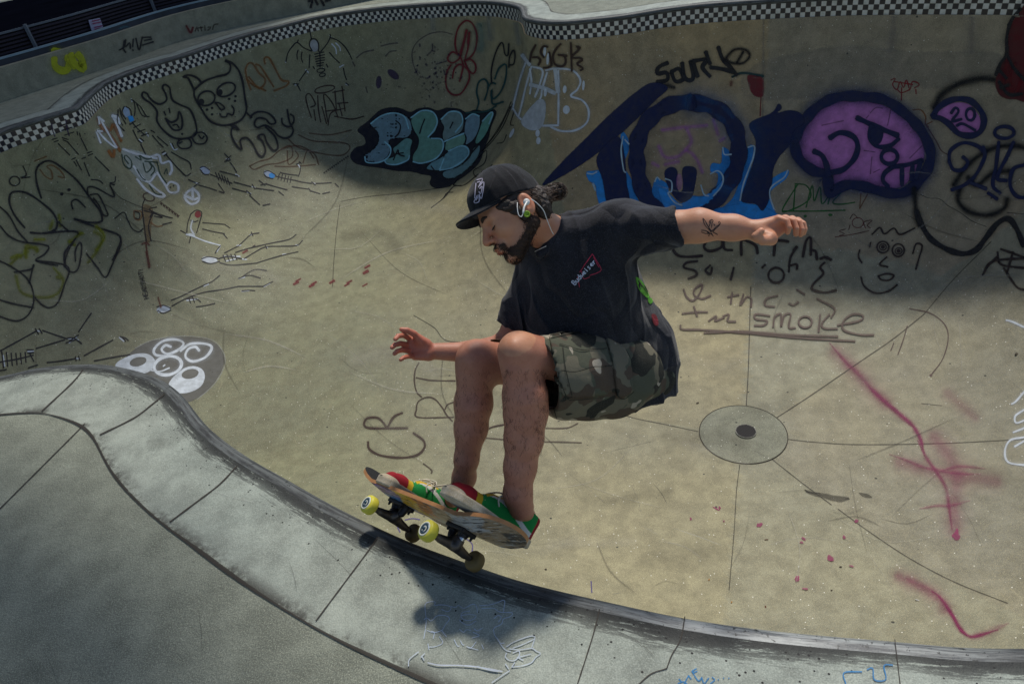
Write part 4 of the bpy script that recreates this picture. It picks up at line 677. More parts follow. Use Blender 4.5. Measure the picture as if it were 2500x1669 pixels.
# drain
rd = float(np.mean([np.linalg.norm(onz(x, y, -2.79)[:2] - DR) for x, y in ((1704,1055),(1921,1070),(1801,992),(1818,1133))]))
def disc(name, c, r0, r1, z, mat, n=72, parent=None, rim=None):
    V_ = []; F_ = []
    for rr in (r0, r1):
        for i in range(n):
            a = 2 * math.pi * i / n; V_.append((c[0] + rr * math.cos(a), c[1] + rr * math.sin(a), z))
    for i in range(n): F_.append((i, (i + 1) % n, n + (i + 1) % n, n + i))
    if r0 <= 0.0001: F_ = [tuple(range(n, 2 * n))]
    return mesh_obj(name, V_, F_, mat, parent, smooth=False)
zb = max(hit_bowl(1813, 1063).z, max(hit_bowl(x, y).z for x, y in ((1704,1055),(1921,1070),(1801,992),(1818,1133))))
M_PAD = concrete('drain_pad_concrete', (0.30, 0.30, 0.215), (0.24, 0.25, 0.20), fleck=0.2)
pad = disc('drain_pad', DR, 0, rd, zb + 0.003, M_PAD); child(pad)
jr = disc('joint', DR, rd - 0.004, rd + 0.003, zb + 0.0045, M_JOINT); child(jr, pad)
gp = onz(1821, 1052, zb + .01)[:2]; gr_ = rd * 0.225
M_IRON = plain('drain_iron', (0.010, 0.009, 0.012), 0.6, metal=0.2, var=0.3)
rim = disc('drain_rim', gp, gr_ * .98, gr_ * 1.06, zb + 0.013, plain('rim_metal', (0.16, 0.16, 0.14), 0.6, metal=0.3)); child(rim, pad)
V_ = []; F_ = []
def box(V_, F_, lo, hi):
    b = len(V_)
    for z in (lo[2], hi[2]):
        for x, y in ((lo[0], lo[1]), (hi[0], lo[1]), (hi[0], hi[1]), (lo[0], hi[1])): V_.append((x, y, z))
    for f in ((0, 3, 2, 1), (4, 5, 6, 7), (0, 1, 5, 4), (1, 2, 6, 5), (2, 3, 7, 6), (3, 0, 4, 7)): F_.append([b + i for i in f])
for i in range(-6, 7):
    x = i / 6.6 * gr_; h = math.sqrt(max(gr_ ** 2 - x * x, 0)); box(V_, F_, (gp[0] + x - .0032, gp[1] - h, zb + .009), (gp[0] + x + .0032, gp[1] + h, zb + .015))
    box(V_, F_, (gp[0] - h, gp[1] + x - .002, zb + .0085), (gp[0] + h, gp[1] + x + .002, zb + .0135))
gt = mesh_obj('drain_grate', V_, F_, M_IRON, smooth=False); child(gt)
gb = disc('drain_hole', gp, 0, gr_, zb + .0088, plain('hole_dark', (0.004, 0.004, 0.004), 0.9)); child(gb, pad)

# ------------------------------------------------------------------ far deck: low concrete wall, dark ledge, rail fence, yard
def wallstrip(name, line, z0, z1, thick, mat, parent=None):
    """solid wall along a plan polyline; line = front face, thick = depth behind"""
    P = np.array(line, float); T = np.gradient(P, axis=0); T /= np.linalg.norm(T, axis=1)[:, None]; N2 = np.c_[-T[:, 1], T[:, 0]]
    n = len(P); V_ = []; F_ = []
    for q, z in ((P, z0), (P, z1), (P + N2 * thick, z1), (P + N2 * thick, z0)):
        for i in range(n): V_.append((q[i, 0], q[i, 1], z))
    for j in range(4):
        for i in range(n - 1): F_.append((j * n + i, j * n + i + 1, ((j + 1) % 4) * n + i + 1, ((j + 1) % 4) * n + i))
    F_.append((0, n, 2 * n, 3 * n)); F_.append((n - 1, 2 * n - 1, 3 * n - 1, 4 * n - 1)); 
    return mesh_obj(name, V_, F_, mat, parent, smooth=False)
base_px = [(0, 251), (150, 203), (300, 153), (450, 98), (600, 61), (750, 30), (860, 8)]
L0 = [onz(x, y)[:2] for x, y in base_px]
d0 = L0[0] - L0[1]; d0 = d0 / np.linalg.norm(d0); d1 = L0[-1] - L0[-2]; d1 = d1 / np.linalg.norm(d1)
L0 = [L0[0] + d0 * 4] + L0 + [L0[-1] + d1 * 6]
L0 = resample(catmull(L0, 6), 0.25)
T0 = np.gradient(L0, axis=0); T0 /= np.linalg.norm(T0, axis=1)[:, None]; N0 = np.c_[-T0[:, 1], T0[:, 0]]
lw = wallstrip('retaining_wall', L0, 0.001, 0.36, 0.12, M_FARDECK); tag(lw, 'low pale concrete wall with LIVE written on its face', 'low wall')
lw.data.materials[0] = concrete('low_wall_concrete', (0.27, 0.265, 0.20), (0.21, 0.215, 0.165), fleck=0)
L1 = L0 + N0 * 0.20
def plane_z(Q, x, y):
    d = ray(x, y); best = None
    for i in range(len(Q) - 1):
        a_ = Q[i]; e = Q[i + 1] - a_
        t_, u = np.linalg.solve(np.array([[d[0], -e[0]], [d[1], -e[1]]]), a_)
        if 0 <= u <= 1 and t_ > 0: return float((CAM + d * t_)[2])
    return None
zl = np.mean([z for z in (plane_z(L1, *q_) for q_ in ((30, 134), (134, 104), (287, 66), (400, 36))) if z is not None]); L2 = L1 + N0 * 0.42
zr = np.mean([z for z in (plane_z(L2, *q_) for q_ in ((30, 66), (134, 47), (268, 17))) if z is not None]); zl = max(zl, .42); zr = max(zr, zl + .25)
print('ledge', zl, 'rail', zr)
dw = wallstrip('ledge_wall', L1, 0.001, zl, 0.25, plain('dark_ledge', (0.035, 0.042, 0.055), 0.8, var=0.5, scale=6)); tag(dw, 'dark ledge rising behind the low pale wall', 'ledge')
L1t = wallstrip('ledge_cap', L1 - N0 * 0.012, zl + .002, zl + 0.022, 0.06, plain('ledge_cap_blue', (0.16, 0.24, 0.30), 0.5, var=0.3, scale=5)); child(L1t, dw)
L2 = L1 + N0 * 0.42
fence = empty('rail_fence', (L2[0][0], L2[0][1], 0)); tag(fence, 'dark horizontal rail fence with thin pale posts behind the ledge', 'fence')
M_RAIL = plain('fence_rail_dark', (0.020, 0.017, 0.03), 0.6, metal=0.3); M_POST = plain('fence_post_pale', (0.10, 0.12, 0.15), 0.6, metal=0.3)
nk = 7
for kz in range(nk):
    z = zl - .05 + kz * (zr - zl + .02) / (nk - 1); r_ = wallstrip('rail', L2, z, z + 0.024, 0.02, M_RAIL if kz < nk - 1 else M_POST); child(r_, fence)
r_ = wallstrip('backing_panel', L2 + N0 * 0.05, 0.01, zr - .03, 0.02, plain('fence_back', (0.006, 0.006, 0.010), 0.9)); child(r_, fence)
for i in range(4, len(L2) - 4, 8):
    V_ = []; F_ = []; box(V_, F_, (-.018, -.018, 0), (.018, .018, zr + .02)); o = mesh_obj('post', V_, F_, M_POST, smooth=False); o.location = (L2[i][0] - N0[i][0] * .03, L2[i][1] - N0[i][1] * .03, 0); child(o, fence)
# the yard beyond the fence
yd = L2 + N0 * 0.25; far_ = L2 + N0 * 16
V_ = [(a[0], a[1], 0.012) for a in yd] + [(a[0], a[1], 0.012) for a in far_]; n_ = len(yd)
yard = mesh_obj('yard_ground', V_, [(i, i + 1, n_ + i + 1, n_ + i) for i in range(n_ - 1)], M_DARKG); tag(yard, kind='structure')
# sign on the fence
def plane_hit(Lc, off):
    Q = Lc
    def h(x, y, lift=0.0):
        d = ray(x, y); best = None
        for i in range(len(Q) - 1):
            a = Q[i]; b = Q[i + 1]; e = b - a; M2 = np.array([[d[0], -e[0]], [d[1], -e[1]]])
            try: t_, u = np.linalg.solve(M2, a)
            except Exception: continue
            if 0 <= u <= 1 and t_ > 0:
                p_ = CAM + d * t_
                if best is None or t_ < best[0]: best = (t_, p_, i)
        if best is None: return None
        n2 = N0[best[2]]; return Vector((best[1][0] - n2[0] * (lift + off), best[1][1] - n2[1] * (lift + off), best[1][2]))
    return h
hw = plane_hit(L0, 0.003)
p = Paint(hw, 0.0); p.st('A', 4, BLK, '760,320 790,300 800,255|790,260 785,310 800,335|800,300 825,275 830,310|848,250 845,300|845,318 847,325|865,245 885,320 905,240|905,240 960,238|920,260 965,250|905,290 975,268', .9); p.out('black letters reading LIVE', 'graffiti', lw)
p = Paint(hw, 0.0); p.st('A', 16, YEL, '345,370 350,420 390,450 430,440 440,380 420,370|440,375 480,430|450,345 470,400 500,420 530,440 520,380 490,345', .85, soft=1); p.out('yellow sprayed G', 'graffiti', lw)
p = Paint(hw, 0.0); p.st('H', 5, RED, '285,330 340,420 370,350', .7).st('H', 4, BRN, '400,400 420,350 440,400|470,340 480,400|440,360 500,350|520,330 525,390|560,350 600,350 560,390|620,380 640,320 690,310', .6); p.out('faded red and brown lettering', 'graffiti', lw)
p = Paint(hw, 0.0); p.st('H', 6, BLK, '1840,20 1890,10 1870,100|1930,0 1960,60|2000,0 2040,70|2060,20 2120,0', .9); p.out('black lettering at the end of the wall', 'graffiti', lw)
hd = plane_hit(L1, 0.003)
p = Paint(hd, 0.0); p.st('A', 9, YEL, '345,345 338,315 400,325 470,318', .9, soft=1); p.out('yellow spray at the top of the letter', 'graffiti', dw)
p = Paint(hd, 0.0); p.fill('H', (0.16,0.35,0.42), '245,200 325,190 330,235 255,245', .9, 3, smooth=False).st('A', 3, (0.05,0.16,0.2), '760,185 800,170 850,190|830,175 860,190', .6); p.out('small pale blue sticker', 'sticker', dw)
hf = plane_hit(L2, 0.03)
c4 = [hf(x, y) for x, y in ((213, 50), (240, 45), (250, 72), (222, 78))]
if all(c4):
    V_ = [tuple(v) for v in c4]; nn_ = (c4[1] - c4[0]).cross(c4[3] - c4[0]).normalized()
    if nn_.dot(camv - c4[0]) < 0: nn_ = -nn_
    V_ += [tuple(v - nn_ * 0.01) for v in c4]
    sg = mesh_obj('warning_sign', V_, [(0, 1, 2, 3), (7, 6, 5, 4), (0, 4, 5, 1), (1, 5, 6, 2), (2, 6, 7, 3), (3, 7, 4, 0)], plain('sign_white', (0.30, 0.30, 0.42), 0.5), smooth=False)
    tag(sg, 'small pale notice with red print fixed to the rail fence', 'sign')
    hs_ = plane_hit(L2, 0.046); p = Paint(hs_, 0.0); p.st('S', 3, (0.25,0.02,0.08), '219,53 238,49|221,59 241,55|225,68 244,64|226,73 240,70', .8); o = p.out('lines of red print', 'print'); o.parent = sg; o.matrix_parent_inverse = Matrix.Identity(4)

# unseen cloths on masts, added only to cast shade on the left side
M_BLOCKER = NT('blocker_cloth'); M_BLOCKER.b.inputs['Base Color'].default_value = (0.05, 0.06, 0.07, 1); M_BLOCKER.b.inputs['Alpha'].default_value = 0.62; M_BLOCKER.b.inputs['Roughness'].default_value = 1.0; M_BLOCKER = M_BLOCKER.m
M_BLOCKER_MAST = plain('blocker_mast_grey', (0.2, 0.21, 0.22), .5, metal=.5)
def blocker(label, shadow, h, masts):
    ox, oy = h * math.sin(SUN_AZ) / math.tan(SUN_EL), h * math.cos(SUN_AZ) / math.tan(SUN_EL)
    r_ = empty('shade_blocker', (shadow[0][0] + ox, shadow[0][1] + oy, 0)); tag(r_, label, 'shade sail', 'added shade blockers beside the bowl')
    P = [(x + ox, y + oy) for x, y in shadow]; n_ = len(P); V_ = [(x, y, h + .25 * math.sin(x + y)) for x, y in P]; V_ += [(x, y, z - .01) for x, y, z in V_]
    c_ = mesh_obj('cloth', V_, [tuple(range(n_)), tuple(range(n_, 2 * n_))[::-1]] + [(i, (i + 1) % n_, n_ + (i + 1) % n_, n_ + i) for i in range(n_)], M_BLOCKER, smooth=False); child(c_, r_)
    for mx, my in masts:
        V_ = []; F_ = []; box(V_, F_, (mx - .06, my - .06, 0), (mx + .06, my + .06, h + .4)); o = mesh_obj('mast', V_, F_, M_BLOCKER_MAST, smooth=False); child(o, r_)
blocker('large unseen cloth added to shade the left end of the bowl', [(-3.3, 1.5), (-3.5, 6.8), (-3.4, 10.2), (-2.2, 12.6), (0.5, 15.5), (1.0, 26), (-24, 26), (-24, 1.5)], 8.0, [(-13.5, 6.5), (-21.9, 31), (-21.9, 6.5)])
blocker('small unseen cloth added to shade the near left deck', [(-6, -3), (-6, 2.15), (-2.2, 2.1), (-1.15, 1.3), (-0.55, 0.45), (-0.3, -3)], 4.5, [(-4.9, 4.4), (-4.8, -.2)])
# ------------------------------------------------------------------ sculpting by distance fields
def vnoise(P, sc, seed=0):
    """smooth value noise, vectorised, -1..1"""
    q = P * sc + seed * 17.13; i = np.floor(q).astype(np.int64); f = q - i; f = f * f * (3 - 2 * f)
    def h(a, b, c):
        n = (a * 73856093) ^ (b * 19349663) ^ (c * 83492791) ^ (seed * 2654435); n = (n ^ (n >> 13)) * 1274126177; return ((n & 0xffff) / 32767.5) - 1
    r = 0
    for a in (0, 1):
        for b in (0, 1):
            for c in (0, 1):
                wgt_ = (f[..., 0] if a else 1 - f[..., 0]) * (f[..., 1] if b else 1 - f[..., 1]) * (f[..., 2] if c else 1 - f[..., 2])
                r = r + wgt_ * h(i[..., 0] + a, i[..., 1] + b, i[..., 2] + c)
    return r
class Sdf:
    def __init__(s): s.p = []          # (fn, centre, radius, op, k)
    def cone(s, a, b, ra, rb, k=0.02, op='u', flat=None):
        a = np.array(a, float); b = np.array(b, float); ab = b - a; L = ab @ ab + 1e-12
        def fn(P):
            q = P - a
            if flat is not None:
                u, sc = flat; q = q + (q @ u)[..., None] * u * (1 / sc - 1); ab2 = ab + (ab @ u) * u * (1 / sc - 1); L2 = ab2 @ ab2 + 1e-12
            else: ab2, L2 = ab, L
            t = np.clip((q @ ab2) / L2, 0, 1); d = np.sqrt(((q - t[..., None] * ab2) ** 2).sum(-1)) - (ra + t * (rb - ra))
            return d * (min(1, flat[1]) if flat is not None else 1)
        s.p.append((fn, (a + b) / 2, math.sqrt(L) / 2 + max(ra, rb) * (max(1, flat[1]) if flat is not None else 1), op, k)); return s
    def ell(s, c, r, F=None, k=0.01, op='u'):
        c = np.array(c, float); r = np.array(r, float); F = np.eye(3) if F is None else np.array(F)
        def fn(P):
            q = (P - c) @ F.T; k0 = np.sqrt(((q / r) ** 2).sum(-1)); k1 = np.sqrt(((q / r ** 2) ** 2).sum(-1)) + 1e-9
            return k0 * (k0 - 1) / k1
        s.p.append((fn, c, r.max(), op, k)); return s
    def fn(s, f, c, r, k=0.005, op='u'): s.p.append((f, np.array(c, float), r, op, k)); return s
    def apply(s, D, d, op, k):
        if op == 'u':
            h = np.clip(0.5 + 0.5 * (D - d) / k, 0, 1); return D * (1 - h) + d * h - k * h * (1 - h)
        if op == 's':
            h = np.clip(0.5 - 0.5 * (D + d) / k, 0, 1); return D * (1 - h) - d * h + k * h * (1 - h)
        if op == 'i': return np.maximum(D, d)
        if op == 'd': return D + d          # displacement
    def evalp(s, P):
        D = np.full(P.shape[:-1], 1.0)
        for fn, c, r, op, k in s.p: D = s.apply(D, fn(P), op, k)
        return D
    def mesh(s, h, name, mat, parent=None, smooth_it=0, pad=0.03):
        us = [p for p in s.p if p[3] == 'u']
        lo = np.min([c - r for _, c, r, _, _ in us], 0) - pad; hi = np.max([c + r for _, c, r, _, _ in us], 0) + pad
        Bn = 8; nb = np.ceil((hi - lo) / (h * Bn)).astype(int)
        ax = [lo[i] + (np.arange(nb[i]) + 0.5) * h * Bn - h / 2 for i in range(3)]
        Cc = np.stack(np.meshgrid(*ax, indexing='ij'), -1); Dc = s.evalp(Cc.reshape(-1, 3)).reshape(nb)
        act = np.argwhere(np.abs(Dc) < h * Bn * 1.5 + 0.006)
        full = np.repeat(np.repeat(np.repeat(Dc.astype(np.float32), Bn, 0), Bn, 1), Bn, 2)
        loc = np.stack(np.meshgrid(*[np.arange(Bn)] * 3, indexing='ij'), -1).reshape(-1, 3)
        P = lo + (act[:, None, :] * Bn + loc[None]) * h
        bc = P.mean(1); D = np.full(P.shape[:2], 1.0)
        for fn, c, r, op, k in s.p:
            sel = np.linalg.norm(bc - c, axis=1) < r + h * Bn + 0.06 if op in ('u', 's') else np.ones(len(bc), bool)
            if sel.any(): D[sel] = s.apply(D[sel], fn(P[sel]), op, k)
        for b_, (i, j, k_) in enumerate(act): full[i*Bn:(i+1)*Bn, j*Bn:(j+1)*Bn, k_*Bn:(k_+1)*Bn] = D[b_].reshape(Bn, Bn, Bn)
        S = (full < 0).astype(np.uint8)
        n = S[:-1,:-1,:-1] + S[1:,:-1,:-1] + S[:-1,1:,:-1] + S[1:,1:,:-1] + S[:-1,:-1,1:] + S[1:,:-1,1:] + S[:-1,1:,1:] + S[1:,1:,1:]
        cells = np.argwhere((n > 0) & (n < 8)); ids = np.full(n.shape, -1, np.int32); ids[tuple(cells.T)] = np.arange(len(cells))
        acc = np.zeros((len(cells), 3)); cnt = np.zeros(len(cells))
        for axn in range(3):
            for o1 in (0, 1):
                for o2 in (0, 1):
                    o = [0, 0, 0]; oth = [a for a in range(3) if a != axn]; o[oth[0]] = o1; o[oth[1]] = o2
                    p0 = cells + o; p1 = p0.copy(); p1[:, axn] += 1
                    a = full[tuple(p0.T)].astype(float); b = full[tuple(p1.T)].astype(float); m = (a < 0) != (b < 0)
                    t = np.where(m, a / np.where(m, a - b, 1), 0); q = p0.astype(float); q[:, axn] += t; acc[m] += q[m]; cnt[m] += 1
        V = lo + acc / cnt[:, None] * h
        Fs = []
        for axn in range(3):
            sl0 = [slice(None)] * 3; sl1 = [slice(None)] * 3; sl0[axn] = slice(None, -1); sl1[axn] = slice(1, None)
            ch = S[tuple(sl0)] != S[tuple(sl1)]; e = np.argwhere(ch); oth = [(axn + 1) % 3, (axn + 2) % 3]
            ok = (e[:, oth[0]] > 0) & (e[:, oth[1]] > 0) & (e[:, oth[0]] < n.shape[oth[0]]) & (e[:, oth[1]] < n.shape[oth[1]]) & (e[:, axn] < n.shape[axn]); e = e[ok]
            q = []
            for d1, d2 in ((-1, -1), (0, -1), (0, 0), (-1, 0)):
                c_ = e.copy(); c_[:, oth[0]] += d1; c_[:, oth[1]] += d2; q.append(ids[tuple(c_.T)])
            q = np.stack(q, 1); inside = S[tuple(e.T)] == 1; q[~inside] = q[~inside][:, ::-1]; Fs.append(q[(q >= 0).all(1)])
        Fs = np.vstack(Fs)
        if smooth_it:
            E_ = np.vstack([Fs[:, [0, 1]], Fs[:, [1, 2]], Fs[:, [2, 3]], Fs[:, [3, 0]]])
            deg = np.bincount(E_[:, 0], minlength=len(V))[:, None].clip(1)
            for _ in range(smooth_it):
                a = np.stack([np.bincount(E_[:, 0], V[E_[:, 1], i], len(V)) for i in range(3)], 1); V = V * 0.5 + 0.5 * a / deg
        me = bpy.data.meshes.new(name); me.vertices.add(len(V)); me.vertices.foreach_set('co', V.ravel())
        me.loops.add(len(Fs) * 4); me.loops.foreach_set('vertex_index', Fs.ravel().astype(np.int32)); me.polygons.add(len(Fs))
        me.polygons.foreach_set('loop_start', np.arange(len(Fs), dtype=np.int32) * 4); me.polygons.foreach_set('loop_total', np.full(len(Fs), 4, np.int32)); me.update(calc_edges=True)
        me.polygons.foreach_set('use_smooth', [True] * len(Fs))
        if mat: me.materials.append(mat)
        o = bpy.data.objects.new(name, me); COL.objects.link(o)
        if parent: child(o, parent)
        o_V = V; s.V = V; return o
def Jp(x, y, z): return at(x, y, z)
def rp(px, z): return px * z / FPX
def camvec(a, b, c):
    v = np.array([a, b, c], float) @ RM; return v / np.linalg.norm(v)
def tube(name, P, r, mat, parent, n=8, sub=6, taper=False, closed=False):
    P = np.array(P, float); 
    if len(P) > 2 and sub: P = catmull(P, sub, closed)
    m = len(P); T = np.gradient(P, axis=0); T /= np.linalg.norm(T, axis=1)[:, None] + 1e-9
    up = np.array([0.3, 0.2, 0.93]); V_ = []; F_ = []
    for i in range(m):
        a = np.cross(T[i], up); a /= np.linalg.norm(a) + 1e-9; b = np.cross(T[i], a); up = -b if np.dot(-b, up) > 0 else b
        rr = (r[0] + (r[1] - r[0]) * i / (m - 1)) if isinstance(r, tuple) else r
        if taper: rr *= max(0.15, min(1, 4 * min(i, m - 1 - i) / m + .15))
        for j in range(n):
            t_ = 2 * math.pi * j / n; V_.append(P[i] + rr * (math.cos(t_) * a + math.sin(t_) * b))
    for i in range(m - 1):
        for j in range(n): F_.append((i * n + j, i * n + (j + 1) % n, (i + 1) * n + (j + 1) % n, (i + 1) * n + j))
    F_.append(tuple(range(n))[::-1]); F_.append(tuple((m - 1) * n + j for j in range(n)))
    if name is None: return V_, F_
    o = mesh_obj(name, V_, F_, mat); child(o, parent); return o
def tubes(name, paths, r, mat, parent, n=5, sub=5, taper=False):
    V_ = []; F_ = []
    for P in paths:
        v, f = tube(None, P, r, mat, parent, n, sub, taper); b = len(V_); V_ += v; F_ += [[b + i for i in q] for q in f]
    o = mesh_obj(name, V_, F_, mat); child(o, parent); return o

# ------------------------------------------------------------------ board frame
M1 = np.array([-.261, 1.292, .111]); M2 = np.array([-.464, 1.523, .006])
Lx = (M2 - M1) / np.linalg.norm(M2 - M1); Wx = np.array([.574, -.034, -.818]); Wx -= Lx * (Wx @ Lx); Wx /= np.linalg.norm(Wx); Nx = np.cross(Wx, Lx)
if Nx[1] < 0: Nx = -Nx
B0 = (M1 + M2) / 2
def bp(a, b, c): return B0 + Lx * a + Wx * b + Nx * c
board = empty('skateboard', tuple(B0)); tag(board, 'scraped wooden skateboard with yellow wheels grinding the coping', 'skateboard')
AX = 0.165; DZ = 0.056; HL = 0.378; HW = 0.104
def kick(a):
    t = max(0, abs(a) - 0.205); return (0.42 * t * t / 0.05 if t < 0.05 else 0.42 * 0.05 + 0.42 * 1.35 * (t - 0.05)) * (0.5 if a < 0 else 0.62)
def deck_pt(a, b, top):
    conc = 0.010 * (abs(b) / HW) ** 2.2 * max(0, min(1, (0.27 - abs(a)) / 0.06))
    return bp(a, b, DZ + kick(a) + conc + (0.011 if top else 0))
def halfw(a):
    e = HL - 0.105; x = abs(a)
    if x <= e: return HW * (1 - 0.03 * (x / e) ** 2)
    u = (x - e) / 0.105; return HW * 0.97 * math.sqrt(max(0, 1 - u ** 2.3))
na, nb_ = 120, 17; V_ = []; F_ = []; colr = []; TB = []
as_ = np.sin(np.linspace(-math.pi / 2, math.pi / 2, na)) * HL * 0.9995
for top in (0, 1):
    for a in as_:
        for j in range(nb_):
            b = halfw(a) * (j / (nb_ - 1) * 2 - 1); V_.append(deck_pt(a, b, top)); TB.append((a, b, top))
N1 = na * nb_
for i in range(na - 1):
    for j in range(nb_ - 1):
        k0 = i * nb_ + j; F_.append((k0, k0 + 1, k0 + nb_ + 1, k0 + nb_)); F_.append((N1 + k0, N1 + k0 + nb_, N1 + k0 + nb_ + 1, N1 + k0 + 1))
nf = len(F_)
for i in range(na - 1):
    for j in (0, nb_ - 1): k0 = i * nb_ + j; F_.append((k0, k0 + nb_, N1 + k0 + nb_, N1 + k0))
for j in range(nb_ - 1):
    for i in (0, na - 1): k0 = i * nb_ + j; F_.append((k0, N1 + k0, N1 + k0 + 1, k0 + 1))
k = NT('board_underside'); cc = k.attr('col'); v = k.coord(); tb = k.attr('tb', 'Vector')
mp = k.n('ShaderNodeMapping'); mp.inputs['Scale'].default_value = (16, 90, 1); k.l(tb, mp.inputs[0])
mp2 = k.n('ShaderNodeMapping'); mp2.inputs['Scale'].default_value = (60, 14, 1); mp2.inputs['Rotation'].default_value = (0, 0, 0.35); k.l(tb, mp2.inputs[0])
s1 = k.noise(mp.outputs[0], 1.2, 5, 0.7); s2 = k.noise(mp2.outputs[0], 1.5, 5, 0.7); n3 = k.noise(tb, 30, 3, .6)
c = k.mix(k.math('MULTIPLY', k.ramp(s2, 0.54, 0.60), .85), cc, (0.36, 0.24, 0.13)); c = k.mix(k.ramp(s1, 0.54, 0.59), c, (0.02, 0.02, 0.02)); c = k.mix(k.math('MULTIPLY', k.ramp(s1, 0.44, 0.39), 0.8), c, (0.5, 0.5, 0.48))
k.l(c, k.b.inputs['Base Color']); k.b.inputs['Roughness'].default_value = 0.38; k.b.inputs['Specular IOR Level'].default_value = .5; M_UND = k.m
M_PLY = plain('board_ply', (0.42, 0.20, 0.08), 0.5, var=0.35, scale=60); M_GRIP = plain('grip_tape', (0.018, 0.018, 0.02), 0.95, var=0.4, scale=300, bump=0.5)
dk = mesh_obj('deck', V_, F_, M_UND, None); dk.data.materials.append(M_GRIP); dk.data.materials.append(M_PLY)
mi = [0 if (i % 2 == 0) else 1 for i in range(nf)] + [2] * (len(F_) - nf); dk.data.polygons.foreach_set('material_index', mi)
for p_ in dk.data.polygons: p_.use_smooth = p_.material_index != 2
colr = []
for a, b, top in TB:
    x = a + 0.02 * math.sin(b * 60)
    if x > 0.20: c_ = (0.15, 0.07, 0.32)
    elif x > 0.10: c_ = (0.20, 0.10, 0.34) if b > 0.02 or b < -.06 else (0.05, 0.25, 0.58)
    elif x > 0.0: c_ = (0.78, 0.45, 0.02) if b < 0.03 else (0.22, 0.08, 0.22)
    elif x > -0.08: c_ = (0.60, 0.20, 0.04) if b < 0 else (0.30, 0.30, 0.26)
    elif x > -0.24: c_ = (0.36, 0.25, 0.15)
    else: c_ = (0.30, 0.22, 0.14)
    if -0.30 < x < -0.17 and -.09 < b < 0.0: c_ = (0.42, 0.42, 0.42)
    if abs(math.hypot(x + .33, b - .04)) < 0.04: c_ = (0.05, 0.05, 0.05)
    colr.append(c_)
set_attr(dk, 'col', colr); ta = dk.data.attributes.new('tb', 'FLOAT_VECTOR', 'POINT'); ta.data.foreach_set('vector', np.array([(a, b, 0) for a, b, t_ in TB], float).ravel()); child(dk, board)
dk['label'] = 'wooden deck with purple and orange underside, scraped grey near the tail'
M_TRK = plain('truck_metal', (0.10, 0.085, 0.075), 0.42, metal=0.85, var=0.4, scale=50); M_TRKD = plain('truck_dark', (0.03, 0.028, 0.03), 0.4, metal=0.7); M_CHR = plain('chrome', (0.6, 0.6, 0.62), 0.15, metal=1.0)
M_WHL = plain('wheel_yellow', (0.62, 0.56, 0.06), 0.45, var=0.15, scale=30); M_WHLW = plain('wheel_white', (0.70, 0.70, 0.60), 0.5); M_WHLD = plain('wheel_worn', (0.16, 0.11, 0.04), 0.6, var=.3, scale=30); M_CORE = plain('wheel_core', (0.05, 0.09, 0.12), 0.35, metal=.4)
def lathe(name, c, ax, prof_, mat, parent, n=40):
    ax = np.array(ax, float); ax /= np.linalg.norm(ax); u = np.cross(ax, [0.1, 0.3, 0.9]); u /= np.linalg.norm(u); v_ = np.cross(ax, u); V_ = []; F_ = []
    for x, r in prof_:
        for i in range(n): t_ = 2 * math.pi * i / n; V_.append(np.array(c) + ax * x + r * (math.cos(t_) * u + math.sin(t_) * v_))
    m = len(prof_)
    for j in range(m - 1):
        for i in range(n): F_.append((j * n + i, j * n + (i + 1) % n, (j + 1) * n + (i + 1) % n, (j + 1) * n + i))
    F_.append(tuple(range(n))[::-1]); F_.append(tuple((m - 1) * n + i for i in range(n)))
    o = mesh_obj(name, V_, F_, mat, None); child(o, parent); return o
